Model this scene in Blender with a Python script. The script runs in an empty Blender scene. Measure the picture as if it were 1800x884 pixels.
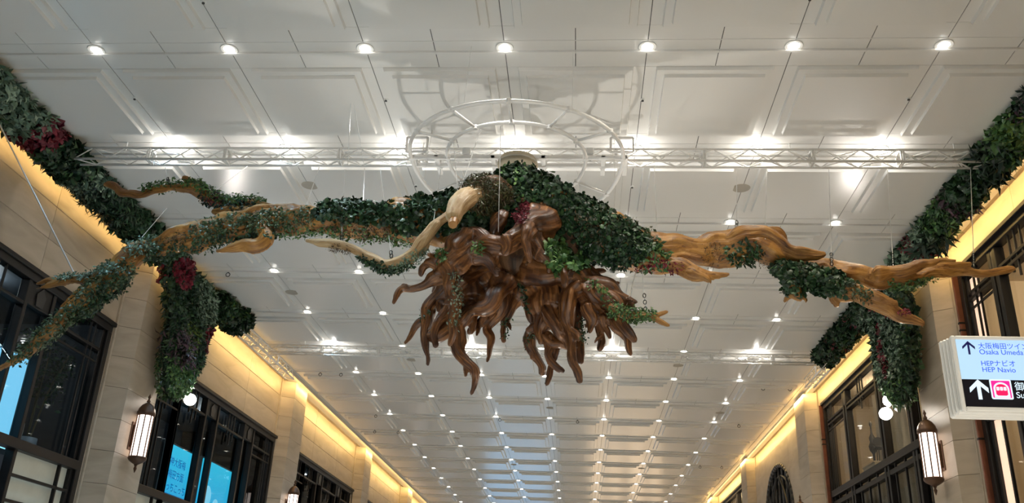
import bpy, math, random
import numpy as np
from mathutils import Vector, Matrix, noise as mnoise
random.seed(7); rng = np.random.default_rng(7)
SC = bpy.context.scene; COL = SC.collection
PI = math.pi

# ------------------------------------------------------------------ camera
EYE = 1.6                                   # eye height above the floor
FPX = 1582.62; PITCH, YAW, ROLL = 0.410192541, -0.0847345627, 0.0452338113
FW = np.array([math.sin(YAW)*math.cos(PITCH), math.cos(YAW)*math.cos(PITCH), math.sin(PITCH)])
_r = np.cross(FW, [0, 0, 1.]); _r /= np.linalg.norm(_r); _u = np.cross(_r, FW)
RT = _r*math.cos(ROLL)+_u*math.sin(ROLL); UP = _u*math.cos(ROLL)-_r*math.sin(ROLL)
cam = bpy.data.cameras.new('camera'); co = bpy.data.objects.new('camera', cam); COL.objects.link(co)
cam.sensor_width = 36; cam.lens = FPX/1800*36; cam.clip_end = 300
co.matrix_world = Matrix(((RT[0], UP[0], -FW[0], 0), (RT[1], UP[1], -FW[1], 0), (RT[2], UP[2], -FW[2], EYE), (0, 0, 0, 1)))
SC.camera = co
def at(px, py, Y):                          # a photograph direction met at the depth Y along the concourse
    d = FW + RT*(px-900)/FPX - UP*(py-442)/FPX
    d = d*Y/d[1]; return np.array([d[0], d[1], d[2]+EYE])
def onX(px, py, X):
    d = FW + RT*(px-900)/FPX - UP*(py-442)/FPX
    d = d*X/d[0]; return np.array([d[0], d[1], d[2]+EYE])
def pix(P):
    P = np.asarray(P, float)-np.array([0, 0, EYE]); z = P@FW
    return 900+FPX*(P@RT)/z, 442-FPX*(P@UP)/z

# ------------------------------------------------------------------ world and exposure
W = bpy.data.worlds.new('world'); SC.world = W; W.use_nodes = True
W.node_tree.nodes['Background'].inputs[0].default_value = (0.6, 0.7, 0.85, 1)
W.node_tree.nodes['Background'].inputs[1].default_value = 0.25
SC.view_settings.view_transform = 'Standard'; SC.view_settings.look = 'None'
SC.view_settings.exposure = 0.14; SC.view_settings.gamma = 1; SC.view_settings.use_curve_mapping = False
CEIL = EYE+8.0
SX, SY, X0, Y0 = 2.0747, 2.9188, -7.39, 10.85        # grid of the ceiling: columns and rows of lamps
SPOT_W, COVE_W, FLOOD_W = 225, 9.5, 230
def lamp(kind, name, loc, energy, color, direction=(0, 0, -1), **k):
    l = bpy.data.lights.new(name, kind); l.energy = energy; l.color = color
    for a, v in k.items(): setattr(l, a, v)
    o = bpy.data.objects.new(name, l); COL.objects.link(o); o.location = loc
    o.rotation_euler = Vector(direction).to_track_quat('-Z', 'Y').to_euler(); return o

# ------------------------------------------------------------------ mesh helpers
class MB:
    def __init__(s): s.v = []; s.f = []
    def add(s, vs, fs):
        n = len(s.v); s.v += [tuple(map(float, p)) for p in vs]; s.f += [tuple(n+i for i in f) for f in fs]; return s
    def box(s, a, b):
        (x0, y0, z0), (x1, y1, z1) = a, b
        x0, x1 = sorted((x0, x1)); y0, y1 = sorted((y0, y1)); z0, z1 = sorted((z0, z1))
        return s.add([(x0,y0,z0),(x1,y0,z0),(x1,y1,z0),(x0,y1,z0),(x0,y0,z1),(x1,y0,z1),(x1,y1,z1),(x0,y1,z1)],
            [(0,3,2,1),(4,5,6,7),(0,1,5,4),(1,2,6,5),(2,3,7,6),(3,0,4,7)])
    def cbox(s, a, b, c=.004):              # box with chamfered edges along its rims (all eight corners cut)
        lo = np.minimum(a, b); hi = np.maximum(a, b); c = min(c, *(0.45*(hi-lo)))
        vs = []; idx = {}
        for sx in (0, 1):
            for sy in (0, 1):
                for sz in (0, 1):
                    S = (sx, sy, sz)
                    for ax in range(3):
                        p = [(hi[i]-c if S[i] else lo[i]+c) for i in range(3)]
                        p[ax] = hi[ax] if S[ax] else lo[ax]
                        idx[S+(ax,)] = len(vs); vs.append(p)
        fs = []
        for ax in range(3):
            b_, c_ = [(1, 2), (2, 0), (0, 1)][ax]
            for sgn in (0, 1):
                q = []
                for u, w in ((0, 0), (1, 0), (1, 1), (0, 1)):
                    S = [0, 0, 0]; S[ax] = sgn; S[b_] = u; S[c_] = w; q.append(idx[tuple(S)+(ax,)])
                fs.append(tuple(q if sgn else q[::-1]))
        for ax in range(3):                 # edges along ax
            b_, c_ = [(1, 2), (2, 0), (0, 1)][ax]
            for u in (0, 1):
                for w in (0, 1):
                    S0 = [0]*3; S0[b_] = u; S0[c_] = w; S1 = list(S0); S1[ax] = 1
                    q = (idx[tuple(S0)+(b_,)], idx[tuple(S1)+(b_,)], idx[tuple(S1)+(c_,)], idx[tuple(S0)+(c_,)])
                    fs.append(q if u != w else q[::-1])
        for S in [(i, j, k) for i in (0, 1) for j in (0, 1) for k in (0, 1)]:
            q = (idx[S+(0,)], idx[S+(1,)], idx[S+(2,)]); fs.append(q if sum(S) % 2 else q[::-1])
        return s.add(vs, fs)
    def tube(s, p, q, r, n=6, r2=None, cap=True):
        p = Vector(p); q = Vector(q); d = (q-p)
        if d.length < 1e-6: return s
        d.normalize(); a = d.orthogonal().normalized(); b = d.cross(a); r2 = r if r2 is None else r2
        vs = [p+(a*math.cos(2*PI*i/n)+b*math.sin(2*PI*i/n))*r for i in range(n)]+[q+(a*math.cos(2*PI*i/n)+b*math.sin(2*PI*i/n))*r2 for i in range(n)]
        fs = [(i, (i+1) % n, n+(i+1) % n, n+i) for i in range(n)]
        if cap: fs += [tuple(range(n-1, -1, -1)), tuple(range(n, 2*n))]
        return s.add(vs, fs)
    def poly(s, pts, r, n=6):
        for a, b in zip(pts, pts[1:]): s.tube(a, b, r, n)
        return s
    def lathe(s, prof, c, n=24, axis=2):
        vs = []; fs = []
        for r, h in prof:
            for i in range(n):
                a = 2*PI*i/n; p = [r*math.cos(a), r*math.sin(a), h]
                if axis == 1: p = [p[0], p[2], p[1]]
                if axis == 0: p = [p[2], p[0], p[1]]
                vs.append((p[0]+c[0], p[1]+c[1], p[2]+c[2]))
        for k in range(len(prof)-1):
            for i in range(n):
                q = (k*n+i, k*n+(i+1) % n, (k+1)*n+(i+1) % n, (k+1)*n+i); fs.append(q)
        fs += [tuple(range(n-1, -1, -1)), tuple(range((len(prof)-1)*n, len(prof)*n))]
        return s.add(vs, fs)
    def torus(s, c, R, r, n=48, m=8, fn=None, arc=(0, 2*PI)):
        vs = []; fs = []; full = abs(arc[1]-arc[0]-2*PI) < 1e-6
        N = n if full else n+1
        for i in range(N):
            a = arc[0]+(arc[1]-arc[0])*i/n
            for j in range(m):
                b = 2*PI*j/m; p = [c[0]+(R+r*math.cos(b))*math.cos(a), c[1]+(R+r*math.cos(b))*math.sin(a), c[2]+r*math.sin(b)]
                if fn: p = fn(p)
                vs.append(p)
        for i in range(n):
            for j in range(m):
                i2 = (i+1) % N
                fs.append((i*m+j, i2*m+j, i2*m+(j+1) % m, i*m+(j+1) % m))
        return s.add(vs, fs)
    def prism(s, outline, z0, z1):           # outline of (x,y) counter-clockwise
        n = len(outline)
        vs = [(x, y, z0) for x, y in outline]+[(x, y, z1) for x, y in outline]
        return s.add(vs, [tuple(range(n-1, -1, -1)), tuple(range(n, 2*n))]+[(i, (i+1) % n, n+(i+1) % n, n+i) for i in range(n)])
def fix_normals(me):
    import bmesh
    b = bmesh.new(); b.from_mesh(me); bmesh.ops.recalc_face_normals(b, faces=b.faces); b.to_mesh(me); b.free()
def mesh(name, mb, mat, origin=(0, 0, 0), smooth=False, fix=False):
    me = bpy.data.meshes.new(name); o = np.array(origin)
    me.from_pydata([(p[0]-o[0], p[1]-o[1], p[2]-o[2]) for p in mb.v], [], mb.f)
    if fix: fix_normals(me)
    if mat: me.materials.append(mat)
    if smooth: me.polygons.foreach_set('use_smooth', [True]*len(me.polygons))
    me.update(); return me
def wloc(o):
    l = Vector((0, 0, 0))
    while o: l += o.location; o = o.parent
    return l
def link(name, me, parent=None, loc=(0, 0, 0), rot=None):
    o = bpy.data.objects.new(name, me); COL.objects.link(o)
    if parent: o.parent = parent
    o.location = loc
    if rot is not None: o.rotation_euler = rot
    return o
def part(name, mb, mat, parent=None, smooth=False, label=None, kind=None, fix=False):   # vertices given in world space
    o = link(name, mesh(name, mb, mat, wloc(parent) if parent else (0, 0, 0), smooth, fix), parent)
    if label: o['label'] = label
    if kind: o['kind'] = kind
    return o
def empty(name, loc, label=None, cat=None, group=None, kind=None):
    o = bpy.data.objects.new(name, None); COL.objects.link(o); o.location = loc; o.empty_display_size = .2
    if label: o['label'] = label
    if cat: o['category'] = cat
    if group: o['group'] = group
    if kind: o['kind'] = kind
    return o

# ------------------------------------------------------------------ materials
def mat(name, color, rough=.5, metal=0, spec=.5, emit=None, estr=0, nscale=None, namt=.1, bump=0, bscale=None, stretch=(1, 1, 1), nomis=False, coat=0):
    m = bpy.data.materials.new(name); m.use_nodes = True; N = m.node_tree.nodes; L = m.node_tree.links
    b = N['Principled BSDF']; b.inputs['Base Color'].default_value = (*color, 1); b.inputs['Roughness'].default_value = rough
    b.inputs['Metallic'].default_value = metal; b.inputs['Specular IOR Level'].default_value = spec
    b.inputs['Coat Weight'].default_value = coat
    if emit: b.inputs['Emission Color'].default_value = (*emit, 1); b.inputs['Emission Strength'].default_value = estr
    if nscale or bump:
        tc = N.new('ShaderNodeTexCoord'); mp = N.new('ShaderNodeMapping'); mp.inputs['Scale'].default_value = stretch
        L.new(tc.outputs['Object'], mp.inputs[0])
    if nscale:
        nz = N.new('ShaderNodeTexNoise'); nz.inputs['Scale'].default_value = nscale; nz.inputs['Detail'].default_value = 4
        L.new(mp.outputs[0], nz.inputs[0])
        r = N.new('ShaderNodeValToRGB'); r.color_ramp.elements[0].position = .3; r.color_ramp.elements[1].position = .7
        r.color_ramp.elements[0].color = (*[max(0, c*(1-namt)) for c in color], 1); r.color_ramp.elements[1].color = (*[min(1, c*(1+namt)) for c in color], 1)
        L.new(nz.outputs[0], r.inputs[0]); L.new(r.outputs[0], b.inputs['Base Color'])
    if bump:
        nb = N.new('ShaderNodeTexNoise'); nb.inputs['Scale'].default_value = bscale or 20; nb.inputs['Detail'].default_value = 3
        L.new(mp.outputs[0], nb.inputs[0]); bp = N.new('ShaderNodeBump'); bp.inputs['Strength'].default_value = bump
        bp.inputs['Distance'].default_value = .02
        L.new(nb.outputs[0], bp.inputs['Height']); L.new(bp.outputs[0], b.inputs['Normal'])
    if nomis: m.cycles.emission_sampling = 'NONE'
    return m
def glass_mat(name, tint, mirror=.9, dark=.0):
    m = bpy.data.materials.new(name); m.use_nodes = True; N = m.node_tree.nodes; L = m.node_tree.links
    out = N['Material Output']; N.remove(N['Principled BSDF'])
    t = N.new('ShaderNodeBsdfTransparent'); t.inputs[0].default_value = (*tint, 1)
    g = N.new('ShaderNodeBsdfGlossy'); g.inputs['Roughness'].default_value = .02; g.inputs[0].default_value = (mirror, mirror, mirror, 1)
    f = N.new('ShaderNodeFresnel'); ge = N.new('ShaderNodeNewGeometry'); mr = N.new('ShaderNodeMapRange'); mr.inputs[3].default_value = 1.5; mr.inputs[4].default_value = 1/1.5; L.new(ge.outputs['Backfacing'], mr.inputs[0]); L.new(mr.outputs[0], f.inputs[0])
    mx = N.new('ShaderNodeMixShader'); L.new(f.outputs[0], mx.inputs[0]); L.new(t.outputs[0], mx.inputs[1]); L.new(g.outputs[0], mx.inputs[2])
    L.new(mx.outputs[0], out.inputs[0]); return m
M = {}
M['ceil'] = mat('white_ceiling_enamel', (.80, .79, .77), .24, spec=.5, nscale=.35, namt=.03)
M['gap'] = mat('dark_joint', (.10, .10, .10), .8)
def stone_mat(name, c0, c1, c2):
    m = bpy.data.materials.new(name); m.use_nodes = True; N = m.node_tree.nodes; L = m.node_tree.links; b = N['Principled BSDF']
    b.inputs['Roughness'].default_value = .42
    tc = N.new('ShaderNodeTexCoord'); mp = N.new('ShaderNodeMapping'); mp.inputs['Scale'].default_value = (.5, .45, 1.7); mp.inputs['Rotation'].default_value = (.12, 0, 0)
    oi = N.new('ShaderNodeObjectInfo'); vm = N.new('ShaderNodeVectorMath'); vm.operation = 'ADD'
    mu = N.new('ShaderNodeVectorMath'); mu.operation = 'MULTIPLY'; mu.inputs[1].default_value = (13, 27, 31)
    L.new(oi.outputs['Random'], mu.inputs[0]); L.new(tc.outputs['Object'], vm.inputs[0]); L.new(mu.outputs[0], vm.inputs[1]); L.new(vm.outputs[0], mp.inputs[0])
    n = N.new('ShaderNodeTexNoise'); n.inputs['Scale'].default_value = 1.6; n.inputs['Detail'].default_value = 6; n.inputs['Distortion'].default_value = 1.2
    L.new(mp.outputs[0], n.inputs[0]); r = N.new('ShaderNodeValToRGB'); e = r.color_ramp.elements
    e[0].position = .3; e[0].color = (*c0, 1); e[1].position = .72; e[1].color = (*c2, 1); k = e.new(.5); k.color = (*c1, 1)
    L.new(n.outputs[0], r.inputs[0])
    hs = N.new('ShaderNodeHueSaturation'); mr = N.new('ShaderNodeMapRange'); mr.inputs[3].default_value = .9; mr.inputs[4].default_value = 1.08
    L.new(oi.outputs['Random'], mr.inputs[0]); L.new(mr.outputs[0], hs.inputs['Value']); L.new(r.outputs[0], hs.inputs['Color'])
    L.new(hs.outputs[0], b.inputs['Base Color']); return m
M['stone'] = stone_mat('beige_limestone', (.37, .31, .235), (.43, .365, .285), (.49, .42, .335))
M['stone_back'] = mat('stone_joint', (.16, .13, .10), .9)
M['soffit'] = mat('cream_plaster', (.66, .62, .54), .6)
M['floor'] = mat('polished_floor_stone', (.62, .60, .57), .22, nscale=1.2, namt=.08)
M['bronze'] = mat('dark_bronze_frame', (.010, .009, .009), .45, metal=.0, spec=.3, nscale=6, namt=.15)
M['redbronze'] = mat('reddish_bronze_reveal', (.20, .075, .045), .35, metal=.4, nscale=4, namt=.2)
M['glassL'] = glass_mat('dark_window_glass', (.72, .80, .86), .22)
M['glassR'] = glass_mat('clear_window_glass', (.92, .92, .9), .3)
M['frost'] = mat('frosted_pane', (.42, .44, .38), .3, emit=(.62, .66, .56), estr=.10, nscale=3, namt=.08)
M['frostlit'] = mat('backlit_frosted_pane', (.6, .5, .4), .4, emit=(1, .68, .48), estr=.85, nscale=3, namt=.08)
M['truss'] = mat('white_aluminium', (.80, .79, .77), .35, metal=.0, spec=.6)
M['white_paint'] = mat('white_painted_steel', (.92, .91, .90), .35, spec=.6)
M['steel'] = mat('steel_cable', (.75, .75, .74), .3, metal=.5)
M['darkmetal'] = mat('black_metal', (.03, .03, .032), .4, metal=.3)
M['lamp'] = mat('lamp_lens', (1, 1, 1), .4, emit=(1, .93, .80), estr=14, nomis=True)
M['flood'] = mat('floodlight_lens', (1, 1, 1), .4, emit=(1, .90, .78), estr=40, nomis=True)
M['sconce'] = mat('lit_opal_glass', (1, 1, 1), .4, emit=(1, .80, .70), estr=2.6)
M['cove'] = mat('warm_light_strip', (1, 1, 1), .5, emit=(1, .62, .20), estr=3, nomis=True)
M['brown'] = mat('brown_cast_metal', (.10, .055, .035), .4, metal=.5)
M['speaker'] = mat('beige_grille', (.42, .38, .32), .7, bump=.4, bscale=120)
M['trim'] = mat('white_lamp_trim', (.85, .85, .83), .3)
M['signframe'] = mat('sign_white_frame', (.70, .69, .66), .35)
M['pot'] = mat('white_ceramic_pot', (.62, .62, .60), .3)

# ------------------------------------------------------------------ large structure
XL, XR = -10.1, 7.65                       # stone wall faces
YA, YB = -12.0, 78.0
def struct(name, mb, m, label=None):
    o = part(name, mb, m, None); o['kind'] = 'structure'
    if label: o['label'] = label
    return o
struct('floor', MB().box((XL-4.2, YA, -.3), (XR+4.2, YB, 0)), M['floor'], 'polished grey stone concourse floor')
ceiling = struct('ceiling', MB().box((-9.55, YA, CEIL+.012), (7.37, YB, CEIL+.4)), M['gap'], 'white coffered ceiling of the long concourse')
part('ceiling_border', MB().box((-9.55, YA, CEIL), (-9.475, YB, CEIL+.1)), M['ceil'], ceiling)
part('ceiling_border', MB().box((7.145, YA, CEIL), (7.37, YB, CEIL+.1)), M['ceil'], ceiling)
part('ceiling_border', MB().box((-9.47, YA, CEIL), (7.14, Y0-1.4*SY, CEIL+.1)), M['ceil'], ceiling)
part('ceiling_border', MB().box((-9.47, Y0+19.65*SY, CEIL), (7.14, YB, CEIL+.1)), M['ceil'], ceiling)
# modules: a stepped panel hanging below the slab, and the flat band that carries the lamps
g = .006
def coffer_mesh():
    m = MB(); a0, b0 = g, SX-g
    m.box((a0, .5, 0), (b0, 2.42, .02))
    def step(i, z0, z1, c):
        x0, x1, y0, y1 = .17+i, SX-.17-i, .5+i+.0, 2.42-i-.0
        vs = [(x0, y0, z0), (x1, y0, z0), (x1, y1, z0), (x0, y1, z0), (x0+c, y0+c, z1), (x1-c, y0+c, z1), (x1-c, y1-c, z1), (x0+c, y1-c, z1)]
        m.add(vs, [(0, 1, 2, 3), (7, 6, 5, 4), (0, 4, 5, 1), (1, 5, 6, 2), (2, 6, 7, 3), (3, 7, 4, 0)])
    step(.0, 0, -.058, .012); step(.12, -.058, -.108, .012)
    return mesh('coffer_panel', m, M['ceil'], fix=True)
def band_mesh(w):
    m = MB(); m.box((g, -.5+g, 0), (w-g, .5-g, .02))
    m.box((g*.2, .075, -.034), (w-g*.2, .115, .001)); m.box((g*.2, .115, -.014), (w-g*.2, .145, .001)); m.box((g*.2, -.16, -.006), (w-g*.2, -.145, .001))
    return mesh('band_panel', m, M['ceil'])
cm, bh, bw = coffer_mesh(), band_mesh(SX/2), band_mesh(SX)
for r in range(-1, 20):
    for c in range(-1, 7):
        x, y = X0+c*SX, Y0+(r-1)*SY if r > 0 else Y0+(r-1)*SY
        if r >= 0: link('coffer_panel', cm, ceiling, (x, y, CEIL))
        if r < 0: continue
        if r <= 12:
            link('band_panel', bh, ceiling, (x, y, CEIL)); link('band_panel', bh, ceiling, (x+SX/2, y, CEIL))
        else: link('band_panel', bw, ceiling, (x, y, CEIL))
part('ceiling_border', MB().box((-9.47, Y0-1.4*SY, CEIL), (7.14, Y0-SY-.5, CEIL+.1)), M['ceil'], ceiling)
# plaster soffit beside the ceiling, and the cove behind it
struct('trim_1', MB().box((-9.95, YA, CEIL-.10), (-9.55, YB, CEIL+.12)), M['soffit'], 'cream plaster soffit along the left edge of the ceiling')
struct('trim_2', MB().box((7.37, YA, CEIL-.10), (7.55, YB, CEIL+.12)), M['soffit'], 'cream plaster soffit along the right edge of the ceiling')
struct('trim_3', MB().box((-10.4, YA, CEIL+.5), (-9.5, YB, CEIL+.6)), M['soffit'], 'top of the light cove above the left wall')
struct('trim_4', MB().box((7.3, YA, CEIL+.5), (8.0, YB, CEIL+.6)), M['soffit'], 'top of the light cove above the right wall')
# walls
WIN_L = [(8.9, 17.8), (20.1, 29.2), (31.3, 40.4), (42.5, 51.6), (53.8, 62.9)]
WIN_R = [(8.9, 17.5), (19.9, 28.5), (42.0, 50.9), (53.1, 62.0)]
LZT, LZM, LZB = EYE+5.95, EYE+2.95, .9
RZT, RZB = EYE+7.32, .5
wall_l = empty('wall_left', (XL, 0, 0), 'beige limestone wall on the left with tall windows', kind='structure')
wall_r = empty('wall_right', (XR, 0, 0), 'beige limestone wall on the right with tall windows', kind='structure')
def wall_core(root, X, side, wins, zt, zb):
    m = MB(); Xo = X+side*.02; Xb = X+side*.30
    ys = [YA]+[v for w in wins for v in w]+[YB]
    m.box((Xo, YA, zt), (Xb, YB, CEIL+.5)); m.box((Xo, YA, 0), (Xb, YB, zb))
    for a, b in zip(ys[0::2], ys[1::2]): m.box((Xo, a, zb), (Xb, b, zt))
    part('wall_core', m, M['stone_back'], root)
wall_core(wall_l, XL, -1, WIN_L, LZT, LZB); wall_core(wall_r, XR, 1, WIN_R, RZT, RZB)
JZ = [EYE+8.0-.02-.6667*i for i in range(0, 15)]    # course joints: 7.98, 7.31, 6.65 ... above the eye
def slab(root, X, side, y0, y1, z0, z1):
    part('stone_slab', MB().cbox((X, y0+.004, z0+.004), (X+side*.03, y1-.004, z1-.004), .005), M['stone'], root)
courses = [(EYE+7.34, CEIL+.5), (EYE+6.68, EYE+7.34), (EYE+6.01, EYE+6.68), (EYE+5.34, EYE+6.01), (EYE+4.67, EYE+5.34), (EYE+4.0, EYE+4.67),
           (EYE+3.33, EYE+4.0), (EYE+2.66, EYE+3.33), (EYE+1.99, EYE+2.66), (EYE+1.32, EYE+1.99), (0, EYE+1.32)]
random.seed(3)
PIL_Y = [6.9, 18.1, 29.3, 40.4, 51.6, 62.9]
for root, X, side, wins, zt in ((wall_l, XL, -1, WIN_L, LZT), (wall_r, XR, 1, WIN_R, RZT)):
    for ci, (z0, z1) in enumerate(courses):
        y = 6.0; off = 0 if ci % 2 else 1.9
        # piers between windows
        for k, py in enumerate(PIL_Y):
            for a, b in ((py-2.0, py), (py+1.75, py+3.1)):
                a2, b2 = a, b
                for w in wins:                      # clip to window sides below the head
                    if z0 < zt-.05:
                        if w[0] < a2 < w[1]: a2 = w[1]
                        if w[0] < b2 < w[1]: b2 = w[0]
                if b2-a2 > .05 and z0 < zt-.05 and z1 <= zt+.4: slab(root, X, side, a2, b2, z0, min(z1, zt) if z0 < zt else z1)
    z0s = [(zt, EYE+6.68), (EYE+6.68, EYE+7.34), (EYE+7.34, CEIL+.5)] if side < 0 else [(zt, CEIL+.5)]
    for z0, z1 in z0s:
        for a, b in zip(PIL_Y, PIL_Y[1:]):
            a1 = a+.9; n = 3
            for i in range(n): slab(root, X, side, a1+(b-a1+.4)*i/n, a1+(b-a1+.4)*(i+1)/n, z0, z1)
    part('plain_wall', MB().box((X, YA, 0), (X+side*.03, 6.0, CEIL+.5)).box((X, 64, 0), (X+side*.03, YB, CEIL+.5)), M['stone'], root)
# bay of the right wall with an arched window
ab = (31.2, 39.9)
for i in range(4):
    a = ab[0]+(ab[1]-ab[0])*i/4; b = ab[0]+(ab[1]-ab[0])*(i+1)/4
    if i in (0, 3): part('stone_slab', MB().cbox((XR-.12, a+.004, 0), (XR+.02, b-.004, RZT+.05), .008), M['stone'], wall_r)
def arch_slab(y0, y1):                       # slabs with the arched opening cut out of them
    yc, hw, zc, hz = 35.6, 2.55, EYE+4.55, 2.15
    n = 24; m = MB(); xs = (XR-.12, XR+.02)
    pts = []
    for i in range(n+1):
        y = y0+(y1-y0)*i/n; t = 1-((y-yc)/hw)**2
        pts.append((y, zc+hz*math.sqrt(t) if t > 0 else 0.3))
    for (ya, za), (yb, zb) in zip(pts, pts[1:]):
        m.add([(xs[0], ya, za), (xs[0], yb, zb), (xs[0], yb, RZT+.05), (xs[0], ya, RZT+.05), (xs[1], ya, za), (xs[1], yb, zb), (xs[1], yb, RZT+.05), (xs[1], ya, RZT+.05)],
              [(0, 1, 2, 3), (7, 6, 5, 4), (0, 4, 5, 1), (3, 2, 6, 7), (1, 5, 6, 2), (0, 3, 7, 4)])
    part('stone_slab', m, M['stone'], wall_r, fix=True)
hb = (ab[1]-ab[0])/4
arch_slab(ab[0]+hb+.004, ab[0]+2*hb-.004); arch_slab(ab[0]+2*hb+.004, ab[0]+3*hb-.004)
# pilasters
def pilaster(root, side, y, XF, X, i):
    s = side
    for k, (z0, z1) in enumerate(courses):
        zt = min(z1, CEIL-.10)
        f, w = XF, X+s*.02
        o = [(w, y-.05), (f, y+.22), (f, y+1.58), (w, y+1.85)]
        if s > 0: o = o[::-1]
        m = MB().prism(o, z0+.004, zt-.004)
        part('stone_block', m, M['stone'], root, fix=True)
    part('joint_core', MB().prism([(X+s*.02, y+.0), (XF-s*-.02, y+.25), (XF-s*-.02, y+1.55), (X+s*.02, y+1.8)], 0, CEIL-.1), M['stone_back'], root, fix=True)
for i, y in enumerate(PIL_Y):
    pilaster(wall_l, -1, y, -9.70, XL, i); pilaster(wall_r, 1, y+(-.15 if i < 2 else 0), 7.28, XR, i)
    # narrow raised fillet beside each pilaster
    for root, X, s in ((wall_l, XL, -1), (wall_r, XR, 1)):
        part('stone_fillet', MB().cbox((X-s*.05, y-.17, 0), (X+s*.02, y-.11, CEIL-.1), .01), M['stone'], root)
# end walls
wf = struct('wall_front', MB().box((XL-4.2, YB, 0), (XR+4.2, YB+.3, CEIL+.6)), M['stone'], 'far end wall of the concourse')
wb = struct('wall_back', MB().box((XL-4.2, YA-.3, 0), (XR+4.2, YA, CEIL+.6)), M['stone'], 'end wall of the concourse behind the viewer')

M['endscreen'] = mat('blue_end_screen', (.05, .1, .2), .3, emit=(.30, .60, .95), estr=1.8, nscale=None)
M['endshop'] = mat('warm_shop_window', (.3, .2, .1), .4, emit=(1, .72, .45), estr=3)
es = empty('advertising_screen', (-5.0, YB-.1, 0), 'large blue advertising screen on the far end wall', 'screen')
part('casing', MB().box((-8.2, YB-.25, 1.2), (-2.1, YB, 6.2)), M['darkmetal'] if 'darkmetal' in M else None, es)
part('display', MB().box((-8.0, YB-.27, 1.4), (-2.3, YB-.25, 6.0)), M['endscreen'], es)
for i, (a, b) in enumerate(((1.0, 2.0), (2.6, 3.4), (4.2, 5.4), (6.0, 6.8))):
    w_ = part('shop_window', MB().box((a, YB-.1, .3), (b, YB-.02, 5.5)), M['endshop']); w_['label'] = 'tall warm lit shop window at the far end, %s from the left' % ['first', 'second', 'third', 'fourth'][i]; w_['category'] = 'window'; w_['group'] = 'lit shop windows at the far end'
for (x, y, e, aim, lb) in ((-1.3, 16.8, 800, (-1.0, 12.2, EYE+6.5), 'black floor uplight behind the hanging driftwood'), (-4.0, 3.5, 480, (-3.0, 12, EYE+5.2), 'black floor uplight in front of the driftwood, left one'), (3.2, 3.5, 420, (1.5, 12, EYE+5), 'black floor uplight in front of the driftwood, right one')):
    u = empty('floor_uplight', (x, y, 0), lb, 'floodlight', 'floor uplights'); p = np.array([x, y, .45]); d = np.array(aim)-p; d /= np.linalg.norm(d)
    part('base', MB().lathe([(.2, 0), (.2, .04), (.04, .06), (.04, .3)], (x, y, 0), 20), M['darkmetal'], u)
    part('lamp_head', MB().tube(p-d*.15, p+d*.1, .10, 18, .14), M['darkmetal'], u)
    lamp('SPOT', 'uplight_beam', tuple(p+d*.15), e, (1, .95, .86), tuple(d), spot_size=math.radians(42), spot_blend=.6, shadow_soft_size=.10)

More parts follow.
